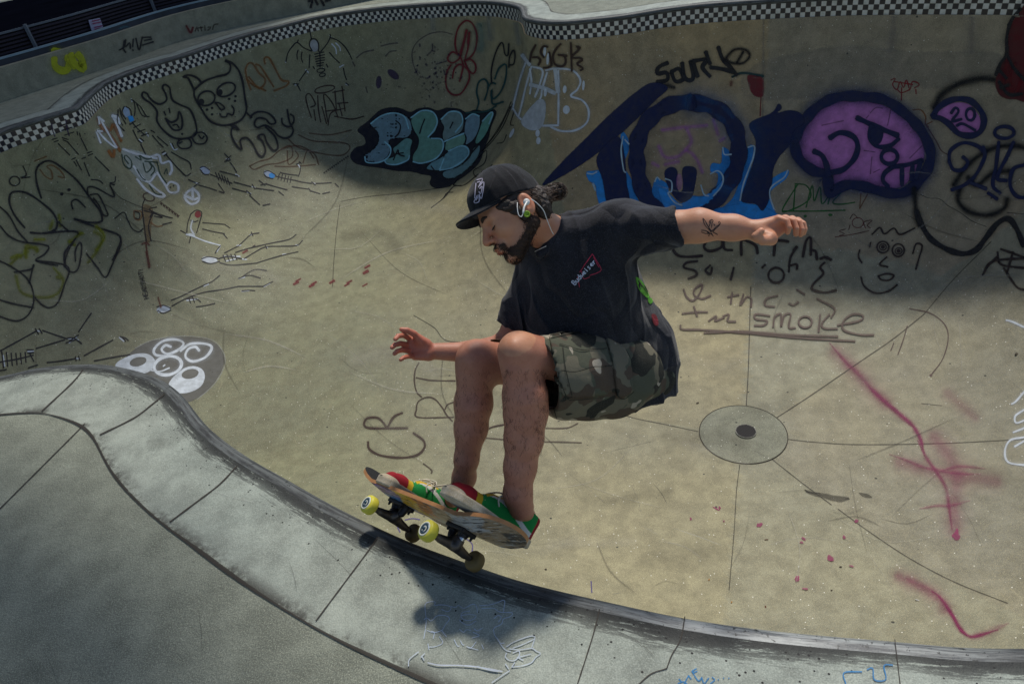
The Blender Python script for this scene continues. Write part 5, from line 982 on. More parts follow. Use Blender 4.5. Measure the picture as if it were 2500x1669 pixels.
for sgn in (-1, 1):
    a0 = sgn * AX
    def tp(a, b, c): return bp(a, b, c)
    pt_ = tp(a0 - sgn * 0.028, 0, 0.028)
    S_ = Sdf(); S_.cone(tp(a0, -0.072, 0), tp(a0, 0.072, 0), .0095, .0095, k=.004).cone(tp(a0, -0.05, 0.001), tp(a0, 0, 0.012), .009, .015, k=.012).cone(tp(a0, 0.05, 0.001), tp(a0, 0, 0.012), .009, .015, k=.012).cone(tp(a0, 0, .010), pt_, .015, .008, k=.01).cone(tp(a0 + sgn * .012, 0, .008), tp(a0 + sgn * .012, 0, .022), .017, .017, k=.004)
    tr = S_.mesh(0.0022, 'truck', M_TRK); child(tr, board)
    S_ = Sdf(); S_.cone(tp(a0 + sgn * .014, 0, .02), tp(a0 + sgn * .02, 0, .046), .014, .012, k=.003)
    o = S_.mesh(0.002, 'bushing', M_CHR); child(o, tr)
    S_ = Sdf(); Fm = np.array([Lx, Wx, Nx])
    def bx_(P, c=tp(a0 - sgn * .002, 0, DZ - .005), hs=np.array([.04, .026, .0045])):
        q = np.abs((P - c) @ Fm.T) - hs; return np.linalg.norm(np.maximum(q, 0), axis=-1) + np.minimum(q.max(-1), 0) - .002
    S_.fn(bx_, tp(a0, 0, DZ), .06).cone(pt_, tp(a0 - sgn * .034, 0, DZ - .006), .012, .014, k=.006).cone(tp(a0 + sgn * .016, 0, .04), tp(a0 + sgn * .018, 0, .05), .016, .018, k=.004)
    for aa in (-.031, .031):
        for bb in (-.021, .021): S_.cone(tp(a0 + aa, bb, DZ - .018), tp(a0 + aa, bb, DZ), .0042, .0042, k=.001)
    o = S_.mesh(0.0022, 'baseplate', M_TRKD); child(o, board)
    lathe('axle', tp(a0, 0, 0), Wx, [(-.112, .0035), (.112, .0035)], M_CHR, tr, 10)
    for sb in (-1, 1):
        c_ = tp(a0, sb * 0.0985, 0); g = M_WHL if sb < 0 else M_WHLD
        wpf = [(-.0165, .011), (-.0165, .020), (-.0135, .0265), (-.009, .0288), (.009, .0288), (.0135, .0265), (.0165, .020), (.0165, .011)]
        wh = lathe('wheel', c_, Wx, wpf, g, board); 
        if sb < 0: wh['label'] = 'bright yellow wheel raised over the deck'
        else: wh['label'] = 'grimy brown wheel hanging inside the bowl'
        if sb < 0: lathe('wheel_face', c_ - Wx * 0.0166, Wx, [(-.0004, .0165), (-.0010, .0175), (-.0006, .0205), (.001, .0210)], M_WHLW, wh)
        lathe('bearing', c_ + Wx * sb * 0.0155, Wx * sb, [(-.004, .0165), (.0016, .0165), (.0022, .0095), (.0010, .0088), (.0010, .0052), (.0032, .0048), (.0070, .0042)], M_CORE, wh, 24)

# ------------------------------------------------------------------ skater
person = empty('person', tuple(onz(1300, 1400))); tag(person, 'crouching skater in a black cap, black shirt and camouflage shorts with arms spread', 'person')
# skin
k = NT('skin'); v = k.coord(); n1 = k.noise(v, 22, 5, .65); n2 = k.noise(k.coord(scale=(1, 1, .35)), 380, 4, .7); n3 = k.noise(v, 9, 3, .5)
c = k.mix(k.ramp(n1, .2, .85), (0.50, 0.225, 0.125), (0.63, 0.315, 0.185)); c = k.mix(k.math('MULTIPLY', k.ramp(n3, .4, .8), .22), c, (0.44, 0.13, 0.09)); c = k.mix(1.0, c, k.attr('skin_tint'), 'MULTIPLY')
c = k.mix(k.math('MULTIPLY', k.math('MULTIPLY', k.ramp(n2, .48, .66), .16), k.attr('hairy', 'Fac')), c, (0.03, 0.018, 0.012)); k.l(c, k.b.inputs['Base Color']); k.b.inputs['Roughness'].default_value = .5; k.b.inputs['Specular IOR Level'].default_value = .45
k.b.inputs['Subsurface Weight'].default_value = 0.12; k.b.inputs['Subsurface Radius'].default_value = (.02, .008, .004); k.b.inputs['Subsurface Scale'].default_value = .25
k.l(k.bump(n2, .35, .0015, k.bump(n1, .2, .004)), k.b.inputs['Normal']); M_SKIN = k.m
# head frame
hf_ = camvec(-.82, .535, -.22); hu_ = camvec(-.52, -.85, .02); hu_ -= hf_ * (hu_ @ hf_); hu_ /= np.linalg.norm(hu_); hl_ = np.cross(hu_, hf_)
if (RM @ hl_)[2] > 0: hl_ = -hl_
EAR = Jp(1284, 497, 1.79); HC = EAR - hl_ * 0.078
def hp(f, l, u): return HC + hf_ * f + hl_ * l + hu_ * u
HF = np.array([hf_, hl_, hu_])
body = Sdf()
body.ell(hp(.016, 0, .036), (.086, .073, .084), HF, k=.02)
body.ell(hp(.048, 0, -.012), (.050, .058, .078), HF, k=.03)
for s_ in (-1, 1):
    body.cone(hp(.012, s_ * .052, -.045), hp(.072, s_ * .018, -.090), .020, .017, k=.02)
    body.ell(hp(.066, s_ * .036, -.016), (.024, .022, .022), HF, k=.014)
    body.cone(hp(.096, s_ * .010, .027), hp(.082, s_ * .042, .026), .0105, .010, k=.012)
body.ell(hp(.083, 0, -.088), (.020, .022, .019), HF, k=.016)
body.ell(hp(.094, 0, -.050), (.017, .027, .021), HF, k=.012)
for s_ in (-1, 1): body.ell(hp(.103, s_ * .031, .004), (.015, .017, .011), HF, k=.010, op='s'); body.ell(hp(.082, s_ * .031, .003), (.0135, .015, .0125), HF, k=.004)
body.cone(hp(.098, 0, .020), hp(.122, 0, -.020), .0085, .0115, k=.008)
for s_ in (-1, 1): body.ell(hp(.110, s_ * .011, -.026), (.010, .008, .008), HF, k=.005); body.ell(hp(.114, s_ * .008, -.034), (.005, .0035, .004), HF, k=.002, op='s')
body.cone(hp(.108, -.017, -.049), hp(.108, .017, -.049), .0055, .0055, k=.004); body.cone(hp(.106, -.014, -.061), hp(.106, .014, -.061), .0062, .0062, k=.004)
body.cone(hp(.117, -.02, -.055), hp(.117, .02, -.055), .0035, .0035, k=.003, op='s')
for s_ in (-1, 1):
    tl = hu_ * .98 - hf_ * .2; EF = np.array([hf_, hl_, hu_])
    body.ell(hp(-.002, s_ * .077, .0), (.019, .008, .031), HF, k=.008); body.ell(hp(.002, s_ * .086, .003), (.0115, .0065, .019), HF, k=.004, op='s'); body.ell(hp(.004, s_ * .079, -.003), (.005, .006, .006), HF, k=.003)
# neck, torso core
NB = Jp(1352, 580, 1.95)
body.cone(hp(-.012, 0, -.02), NB, .049, .050, k=.03)
body.cone(hp(-.035, .012, -.055), Jp(1322, 600, 1.93), .018, .014, k=.02)
CH_ = Jp(1425, 660, 1.99); PV = Jp(1500, 925, 2.10)
body.cone(NB, CH_, .048, .095, k=.04).cone(CH_, PV, .095, .085, k=.05)
fl_ = (camvec(0, 0, 1), .8)
# left arm (towards the right of the picture)
LS, LE, LWr = Jp(1520, 562, 1.89), Jp(1652, 556, 1.79), Jp(1848, 562, 1.73)
body.cone(Jp(1420, 610, 1.97), LS, .045, .046, k=.03).cone(LS, LE, .052, .040, k=.03)
body.cone(LE, Jp(1705, 551, 1.77), .040, .0415, k=.02).cone(Jp(1705, 551, 1.77), Jp(1790, 556, 1.75), .0405, .030, k=.02).cone(Jp(1790, 556, 1.75), LWr, .030, .0225, k=.02)
# right arm (towards the left of the picture)
RS, RE, RWr = Jp(1310, 690, 2.08), Jp(1238, 842, 2.16), Jp(1052, 857, 2.14)
body.cone(Jp(1390, 660, 2.04), RS, .045, .046, k=.03).cone(RS, RE, .050, .040, k=.03).cone(RE, Jp(1150, 860, 2.15), .038, .033, k=.02).cone(Jp(1150, 860, 2.15), RWr, .033, .0245, k=.02)
def hand(palm, fingers, thumb, wr):
    for a, b, ra, rb in palm: body.cone(a, b, ra, rb, k=.010)
    for pts_, r0, r1 in fingers + [thumb]:
        n_ = len(pts_) - 1
        for i in range(n_):
            r_a = r0 + (r1 - r0) * i / n_; r_b = r0 + (r1 - r0) * (i + 1) / n_
            body.cone(pts_[i], pts_[i + 1], r_a, r_b * .96, k=.0014 if i else .005)
q = Jp
hand([(q(1050, 857, 2.135), q(1006, 832, 2.12), .0195, .0125), (q(1050, 858, 2.135), q(1002, 845, 2.125), .019, .0125), (q(1048, 862, 2.135), q(1005, 858, 2.125), .019, .012), (q(1044, 866, 2.13), q(1013, 870, 2.12), .018, .0115), (q(1040, 840, 2.125), q(1022, 828, 2.11), .018, .015)],
     [([q(1000, 826, 2.115), q(985, 818, 2.085), q(972, 820, 2.06), q(965, 828, 2.045)], .0088, .0068), ([q(997, 842, 2.12), q(978, 838, 2.085), q(965, 841, 2.06), q(957, 848, 2.045)], .0088, .0070), ([q(1000, 857, 2.12), q(982, 854, 2.09), q(970, 857, 2.065), q(963, 863, 2.05)], .0086, .0067), ([q(1010, 870, 2.115), q(995, 870, 2.09), q(985, 873, 2.07), q(978, 878, 2.06)], .0078, .0060)],
     ([q(1030, 832, 2.11), q(1010, 814, 2.095), q(994, 806, 2.085), q(980, 804, 2.08)], .0120, .0072), None)
hand([(q(1848, 562, 1.73), q(1900, 537, 1.715), .0225, .0125), (q(1850, 562, 1.735), q(1915, 537, 1.725), .022, .0125), (q(1850, 565, 1.74), q(1932, 539, 1.74), .021, .012), (q(1850, 568, 1.745), q(1946, 542, 1.755), .020, .0115), (q(1856, 575, 1.72), q(1882, 580, 1.70), .020, .015), (q(1880, 575, 1.72), q(1908, 560, 1.73), .017, .012)],
     [([q(1900, 534, 1.71), q(1921, 540, 1.695), q(1926, 555, 1.69), q(1923, 567, 1.70)], .0084, .0066), ([q(1918, 533, 1.72), q(1937, 540, 1.705), q(1944, 558, 1.70), q(1943, 572, 1.71)], .0084, .0066), ([q(1934, 535, 1.735), q(1951, 543, 1.72), q(1957, 560, 1.715), q(1955, 573, 1.725)], .0088, .0067), ([q(1948, 538, 1.75), q(1961, 546, 1.74), q(1965, 560, 1.738), q(1962, 570, 1.745)], .0078, .0060)],
     ([q(1884, 586, 1.70), q(1862, 587, 1.685), q(1845, 577, 1.675), q(1858, 564, 1.672)], .0135, .0088), None)
# legs
LK, RK = Jp(1266, 858, 1.80), Jp(1163, 880, 2.00); LH, RH = Jp(1515, 935, 2.06), Jp(1455, 915, 2.24)
def chain(pts_, k=.02):
    for (x0, y0, z0, r0), (x1, y1, z1, r1) in zip(pts_[:-1], pts_[1:]): body.cone(Jp(x0, y0, z0), Jp(x1, y1, z1), rp(r0, z0), rp(r1, z1), k=k)
chain([(1268, 862, 1.80, 41), (1270, 905, 1.805, 41), (1281, 965, 1.83, 52), (1283, 1010, 1.85, 51), (1279, 1070, 1.87, 46), (1270, 1140, 1.89, 38), (1264, 1205, 1.91, 33), (1270, 1236, 1.93, 33)])
body.ell(Jp(1256, 858, 1.765), (.026, .03, .034), k=.02); body.cone(Jp(1256, 905, 1.775), Jp(1252, 1060, 1.83), .014, .012, k=.02); body.ell(Jp(1258, 898, 1.772), (.017, .017, .013), k=.012)
chain([(1166, 878, 2.00, 42), (1160, 920, 2.01, 42), (1156, 985, 2.03, 45), (1150, 1045, 2.05, 39), (1139, 1120, 2.08, 28), (1133, 1165, 2.12, 27), (1126, 1190, 2.16, 28)])
body.ell(Jp(1150, 872, 1.965), (.025, .03, .033), k=.02); body.cone(Jp(1133, 920, 1.985), Jp(1130, 1060, 2.03), .013, .011, k=.02)
body.cone(LK, Jp(1515, 915, 2.10), .052, .066, k=.03).cone(RK, RH, .058, .075, k=.03).cone(PV, Jp(1515, 915, 2.12), .08, .07, k=.04).cone(PV, RH, .08, .075, k=.04)
# left calf highlight muscle
body.ell(Jp(1298, 985, 1.87), (.035, .035, .085), k=.03)
# shoes frames
def shoe_frame(aoff, shift, yaw=0.0):
    f = -Wx * math.cos(yaw) + Lx * math.sin(yaw); s_ = np.cross(Nx, f); return bp(aoff, 0, DZ + .011 + (.024 if aoff < -.2 else .002)) + f * shift, f, s_, Nx
SH = {'near': shoe_frame(-0.255, -0.030, 0.18), 'far': shoe_frame(0.150, -0.075, 0.05)}
def sp_(S, x, y, z): return S[0] + S[1] * x + S[2] * y + S[3] * z
body.cone(Jp(1270, 1236, 1.93), sp_(SH['near'], -.072, 0, .075), .031, .028, k=.01).cone(sp_(SH['near'], -.07, 0, .065), sp_(SH['near'], .05, 0, .035), .022, .016, k=.008)
body.cone(Jp(1126, 1190, 2.16), sp_(SH['far'], -.072, 0, .075), .029, .027, k=.01).cone(sp_(SH['far'], -.07, 0, .065), sp_(SH['far'], .05, 0, .035), .022, .016, k=.008)
bo = body.mesh(0.0028, 'body', M_SKIN); VB = body.V; child(bo, person)
def near_(P, c, r): return np.clip(1 - np.linalg.norm(P - c, axis=1) / r, 0, 1)
tn = np.ones((len(VB), 3))
lip = np.clip(near_(VB, hp(.108, 0, -.060), .020) * 2.2, 0, 1)[:, None]; tn = tn * (1 - lip) + lip * np.array([1.0, .55, .55])
for fc in (hp(.110, .0, -.02), EAR): m_ = (near_(VB, fc, .045) * .8)[:, None]; tn = tn * (1 - m_) + m_ * np.array([1.12, .82, .75])
pal = (near_(VB, Jp(1000, 848, 2.08), .10) * 1.1).clip(0, 1)[:, None]; tn = tn * (1 - pal) + pal * np.array([1.15, .72, .68])
pal = (near_(VB, Jp(1930, 555, 1.70), .09) * .6).clip(0, 1)[:, None]; tn = tn * (1 - pal) + pal * np.array([1.1, .82, .78])
px_ = (VB - CAM) @ RM.T; py_ = 834.5 + FPX * px_[:, 1] / px_[:, 2]; 
leg = ((px_[:, 2] > 0) & (VB[:, 2] < LK[2] + .03) & (VB[:, 0] < .12))
sh_ = np.clip((LK[2] - .02 - VB[:, 2]) / .12, 0, 1) * leg
hairy = sh_ * .95 + .15
tn[leg] *= np.array([.84, .74, .80])
for nl, dr in (((1858, 561, 1.664), .008),): m_ = near_(VB, Jp(*nl), dr)[:, None] > .01; tn = np.where(m_, np.array([1.25, 1.15, 1.15]), tn)
set_attr(bo, 'skin_tint', tn); set_attr(bo, 'hairy', hairy)

# ------------------------------------------------------------------ clothing
def capcone(S, a, b, ra, rb, k=0.02, op='u', flat=None, capb=True, capn=None, over=0.0):
    a = np.array(a, float); b = np.array(b, float); T = Sdf(); ex = b + (b - a) / np.linalg.norm(b - a) * (0.06 if capb else 0)
    L = np.linalg.norm(b - a); re = rb + (rb - ra) * 0.06 / L if capb else rb
    T.cone(a, ex, ra, re, flat=flat); f0 = T.p[0][0]; n = (b - a) / L if capn is None else np.array(capn) / np.linalg.norm(capn)
    def fn(P):
        d = f0(P)
        return np.maximum(d, (P - b) @ n) if capb else d
    S.p.append((fn, (a + b) / 2, L / 2 + max(ra, rb) + .03, op, k)); return S
def bvh_hit(o, off=None):
    me = o.data; B = BVHTree.FromPolygons([v.co.copy() for v in me.vertices], [tuple(p.vertices) for p in me.polygons])
    def h(x, y, lift=0.0):
        d = Vector(ray(x, y)).normalized(); loc, n, i, dd = B.ray_cast(camv, d)
        if loc is None: return None
        if n.dot(d) > 0: n = -n
        return loc + n * lift
    return h
def fabric(name, base, alt, scale=9, weave=900, rough=.9, fade=.5, crease=.002):
    k = NT(name); v = k.coord(); n1 = k.noise(v, scale, 4, .6); n2 = k.noise(v, 420, 2, .7); n3 = k.noise(v, 60, 4, .65)
    c = k.mix(k.ramp(n1, .4, .7), base, alt); c = k.mix(k.math('MULTIPLY', k.ramp(n2, .5, .68), fade), c, tuple(min(1, x * 3.2 + .01) for x in alt))
    k.l(c, k.b.inputs['Base Color']); k.b.inputs['Roughness'].default_value = rough; k.b.inputs['Sheen Weight'].default_value = .15; k.b.inputs['Sheen Roughness'].default_value = .5
    n4 = k.noise(k.coord(scale=(1.0, 1.6, .8)), 6, 1, .4); rg = k.math('ABSOLUTE', k.math('SUBTRACT', n4, .5)); n5 = k.noise(k.coord(scale=(2.2, .7, 1.4)), 4, 1, .4); rg2 = k.math('ABSOLUTE', k.math('SUBTRACT', n5, .5))
    k.l(k.bump(n2, .5, .0012, k.bump(n3, .35, .004, k.bump(k.math('MINIMUM', rg, .09), 1.0, crease, k.bump(k.math('MINIMUM', rg2, .08), 1.0, crease * 1.4)))), k.b.inputs['Normal']); return k.m
M_SHIRT = fabric('black_cotton', (0.009, 0.009, 0.012), (0.022, 0.022, 0.028), crease=.045)
dview = camvec(0, 0, 1)
S_ = Sdf()
S_.cone(Jp(1362, 592, 1.96), Jp(1505, 556, 1.90), rp(66, 1.95), rp(62, 1.88), k=.03)
S_.cone(Jp(1345, 640, 2.0), Jp(1425, 665, 1.99), rp(74, 1.98), rp(118, 1.98), k=.05, flat=(dview, .85))
S_.cone(Jp(1425, 665, 1.99), Jp(1425, 760, 2.04), rp(122, 1.98), rp(140, 2.02), k=.05, flat=(dview, .8))
S_.cone(Jp(1440, 740, 2.06), Jp(1520, 858, 2.14), rp(135, 2.0), rp(122, 2.1), k=.06, flat=(dview, .8))
capcone(S_, Jp(1520, 850, 2.15), Jp(1572, 975, 2.20), rp(122, 2.1), rp(86, 2.16), k=.05, flat=(dview, .9), capn=camvec(.25, .95, 0))
capcone(S_, Jp(1500, 556, 1.90), Jp(1643, 552, 1.79), rp(58, 1.88), rp(40, 1.79), k=.04, capn=camvec(1, -.13, -.1))
S_.cone(Jp(1520, 575, 1.90), Jp(1600, 572, 1.84), rp(56, 1.88), rp(36, 1.83), k=.04)
capcone(S_, Jp(1318, 668, 2.06), Jp(1256, 800, 2.13), rp(52, 2.06), rp(44, 2.12), k=.04, capn=camvec(-.45, .9, .05))
# collar rib
S_.cone(Jp(1318, 622, 1.885), Jp(1357, 590, 1.895), .012, .012, k=.012).cone(Jp(1357, 590, 1.895), Jp(1374, 546, 1.93), .013, .012, k=.012)
cB = Jp(1425, 700, 2.0)
FD = [(camvec(.35, .9, .2), camvec(.9, -.35, .1)), (camvec(.8, .55, 0), camvec(-.55, .8, .2))]
def folds(P):
    n1 = vnoise(P, 7, 1); n2 = vnoise(P * np.array([1, 1, 1]), 15, 2)
    a = P @ FD[0][1]; b = P @ FD[1][1]; c_ = P @ FD[0][0]
    f1 = -(1 - np.abs(np.sin(a * 34 + n1 * 3.0 + c_ * 7))) ** 2.5 * np.clip(vnoise(P, 5, 3) + .6, 0, 1) * 1.15
    f2 = -(1 - np.abs(np.sin(b * 30 + n2 * 2))) ** 2.5 * np.clip(vnoise(P, 6, 4) + .35, 0, 1) * 1.5
    q_ = Jp(1590, 600, 1.87) - P; r_ = np.linalg.norm(q_, axis=-1); th = np.arctan2(q_ @ camvec(0, 1, 0), q_ @ camvec(1, 0, 0))
    f3 = np.sin(th * 7 + n1 * 3) * np.exp(-((r_ - .09) / .07) ** 2) * np.clip(r_ / .06, 0, 1) ** 2
    return 0.0075 * f1 + .0065 * f2 + 0.009 * n1 + .004 * n2
S_.p.append((folds, cB, 1.0, 'd', 0))
# openings
S_.cone(Jp(1600, 553, 1.83), Jp(1720, 551, 1.73), rp(31, 1.84), rp(36, 1.75), k=.004, op='s')
S_.cone(Jp(1292, 724, 2.09), Jp(1225, 866, 2.17), rp(36, 2.08), rp(39, 2.14), k=.004, op='s')
S_.cone(Jp(1352, 580, 1.95), Jp(1290, 520, 1.90), .0505, .062, k=.006, op='s')
S_.cone(Jp(1575, 975, 2.22), Jp(1605, 1060, 2.27), rp(66, 2.1), rp(70, 2.15), k=.004, op='s')
shirt = S_.mesh(0.0034, 'shirt', M_SHIRT); child(shirt, person); shirt['label'] = 'oversized faded black short sleeved shirt'
hs = bvh_hit(shirt)
M_THR = plain('stitching', (0.03, 0.032, 0.04), .9)
# seams
p = Paint(hs, 0.0012); p.st('S', 1.6, (0.035, .035, .045), '1507,512 1500,540 1488,580 1470,612|1636,514 1628,550 1618,588|1342,598 1330,626 1312,646|1366,560 1350,596 1318,640', .7); o = p.out('stitched seams', 'seam', shirt)
# chest print
p = Paint(hs, 0.0016); p.st('S', 1.5, (0.55, 0.03, 0.08), '1446,620 1466,654 1462,664 1440,672|1446,620 1424,652 1416,664|1443,624 1426,648|1449,628 1461,652|1420,662 1425,680 1440,676|1410,676 1415,700', .95)
GL['u'] = '0,4 0,9 3,10 5,8 5,4|5,4 5,10'; GL['d'] = '5,0 5,10|5,5 1,4 0,8 2,10 5,9'; GL['w'] = '0,4 1,10 3,6 5,10 6,4'; GL['i'] = '2,4 2,10|2,1 2,2'
text(p, 'Budweiser', 1396, 688, .76, -.84, 2.1, (0.62, 0.68, 0.80), 1, 7.6)
p.out('white chest lettering over a thin red diamond', 'print', shirt)
p = Paint(hs, 0.0018); p.fill('S', (0.10, 0.38, 0.02), '1551,676 1562,682 1575,700 1585,722 1580,728 1566,716 1556,700', .95, 2).fill('S', (0.10, 0.38, 0.02), '1580,728 1590,728 1592,738 1584,742', .95, 2).st('S', 1.5, BLK, '1560,690 1572,706 1580,720|1556,684 1566,700|1572,698 1580,712', .9).fill('S', (0.22, .01, .02), '1588,768 1600,770 1606,792 1596,794', .9, 2).st('S', 1.4, (0.5, .05, .08), '1590,772 1602,790|1594,780 1604,782', .8)
p.out('green and red figure printed on the back', 'print', shirt)

# shorts
k = NT('camouflage'); v = k.coord()
def thr(sc, seed, lo, det=2):
    mp = k.n('ShaderNodeMapping'); mp.inputs['Location'].default_value = (seed, seed * .7, -seed); k.l(v, mp.inputs[0]); return k.ramp(k.noise(mp.outputs[0], sc, det, .5), lo, lo + .012)
n2 = k.noise(v, 420, 2, .7); n3 = k.noise(v, 26, 3, .6)
c = k.mix(thr(13, 0, .50), (0.155, 0.138, 0.095), (0.082, 0.086, 0.058)); c = k.mix(thr(12, 3.1, .545), c, (0.085, 0.060, 0.042)); c = k.mix(thr(11, 7.7, .575), c, (0.020, 0.020, 0.016)); c = k.mix(thr(13, 11.3, .60), c, (0.40, 0.35, 0.27))
c = k.mix(k.math('MULTIPLY', k.ramp(n2, .5, .66), .35), c, (0.12, .12, .09)); k.l(c, k.b.inputs['Base Color']); k.b.inputs['Roughness'].default_value = .9
k.l(k.bump(n2, .5, .0012, k.bump(n3, .4, .006)), k.b.inputs['Normal']); M_CAMO = k.m
S_ = Sdf(); fy = (dview, .93)
nL = Jp(1310, 908, 1.90) - Jp(1500, 915, 2.02)
capcone(S_, Jp(1505, 905, 2.04), Jp(1330, 912, 1.875), rp(101, 2.03), rp(93, 1.88), k=.03, flat=fy, capn=camvec(-.93, .25, -.25))
S_.cone(Jp(1500, 902, 2.05), Jp(1580, 915, 2.13), rp(101, 2.03), rp(68, 2.1), k=.03, flat=fy)
S_.cone(Jp(1380, 960, 1.94), Jp(1500, 958, 2.05), rp(66, 1.93), rp(62, 2.03), k=.03)
capcone(S_, Jp(1450, 900, 2.22), Jp(1222, 890, 2.06), rp(95, 2.2), rp(63, 2.05), k=.03, flat=fy, capn=camvec(-.92, .36, -.15))
def folds2(P):
    n1 = vnoise(P, 9, 11); n2 = vnoise(P, 24, 12); a = P @ camvec(.95, .3, 0); b = P @ camvec(.3, -.95, 0)
    return .0045 * n1 + .002 * n2 + .0032 * np.sin(a * 55 + n1 * 4) * np.clip(vnoise(P, 7, 13) + .3, 0, 1) + .0022 * np.sin(b * 95 + n1 * 5 + a * 20) * np.clip(vnoise(P, 6, 14), 0, 1)
S_.p.append((folds2, cB, 1.0, 'd', 0))
S_.cone(Jp(1400, 908, 1.95), Jp(1260, 912, 1.82), rp(82, 1.95), rp(90, 1.84), k=.004, op='s', flat=fy)
S_.cone(Jp(1330, 895, 2.14), Jp(1150, 885, 2.0), rp(62, 2.1), rp(58, 2.0), k=.004, op='s', flat=fy)
shorts = S_.mesh(0.0034, 'shorts', M_CAMO); child(shorts, person)
hsh = bvh_hit(shorts); SK = (0.012, 0.014, 0.008)
def flap(poly, name, thick=.004, mat=M_CAMO, par=shorts, hit=hsh):
    """a sewn-on patch of cloth standing proud of the garment"""
    pp = Paint(hit, thick); pp.fill('S', (0, 0, 0), poly, 1, 0.01, smooth=False, step=6)
    o = mesh_obj(name, pp.V, pp.F, mat); child(o, par); m_ = o.modifiers.new('thickness', 'SOLIDIFY'); m_.thickness = thick * 1.2; m_.offset = 0; return o
# cargo pocket
flap('1340,822 1408,808 1466,806 1478,842 1494,890 1500,952 1470,962 1400,968 1372,962 1354,900', 'cargo_pocket')
pk = flap('1468,802 1478,806 1492,838 1518,850 1534,880 1542,950 1516,966 1502,962 1494,900 1482,850', 'pocket_flap', .007)
hpk = bvh_hit(bpy.data.objects['cargo_pocket'])
def seam(paths, wd=1.7, hit=hsh, lift=.0055, col=SK, nm='seam', par=shorts, lab='dark double stitching'):
    p = Paint(hit, lift); p.st('S', wd, col, paths, .9); return p.out(lab, nm, par)
seam('1342,824 1408,812 1466,808|1344,830 1408,818 1466,814|1354,900 1378,962 1400,970 1470,964|1362,845 1420,858 1476,854|1366,905 1400,908 1440,898 1490,894|1370,850 1376,900 1392,960|1470,806 1484,850 1496,900 1504,962|1476,806 1490,850 1502,900 1510,958|1504,964 1520,968 1542,952|1541,950 1534,880 1518,852', 1.7, lift=.0095)
seam('1312,820 1322,870 1340,930 1352,990 1360,1024|1304,818 1318,872 1336,934 1346,990', 1.6, lift=.002)

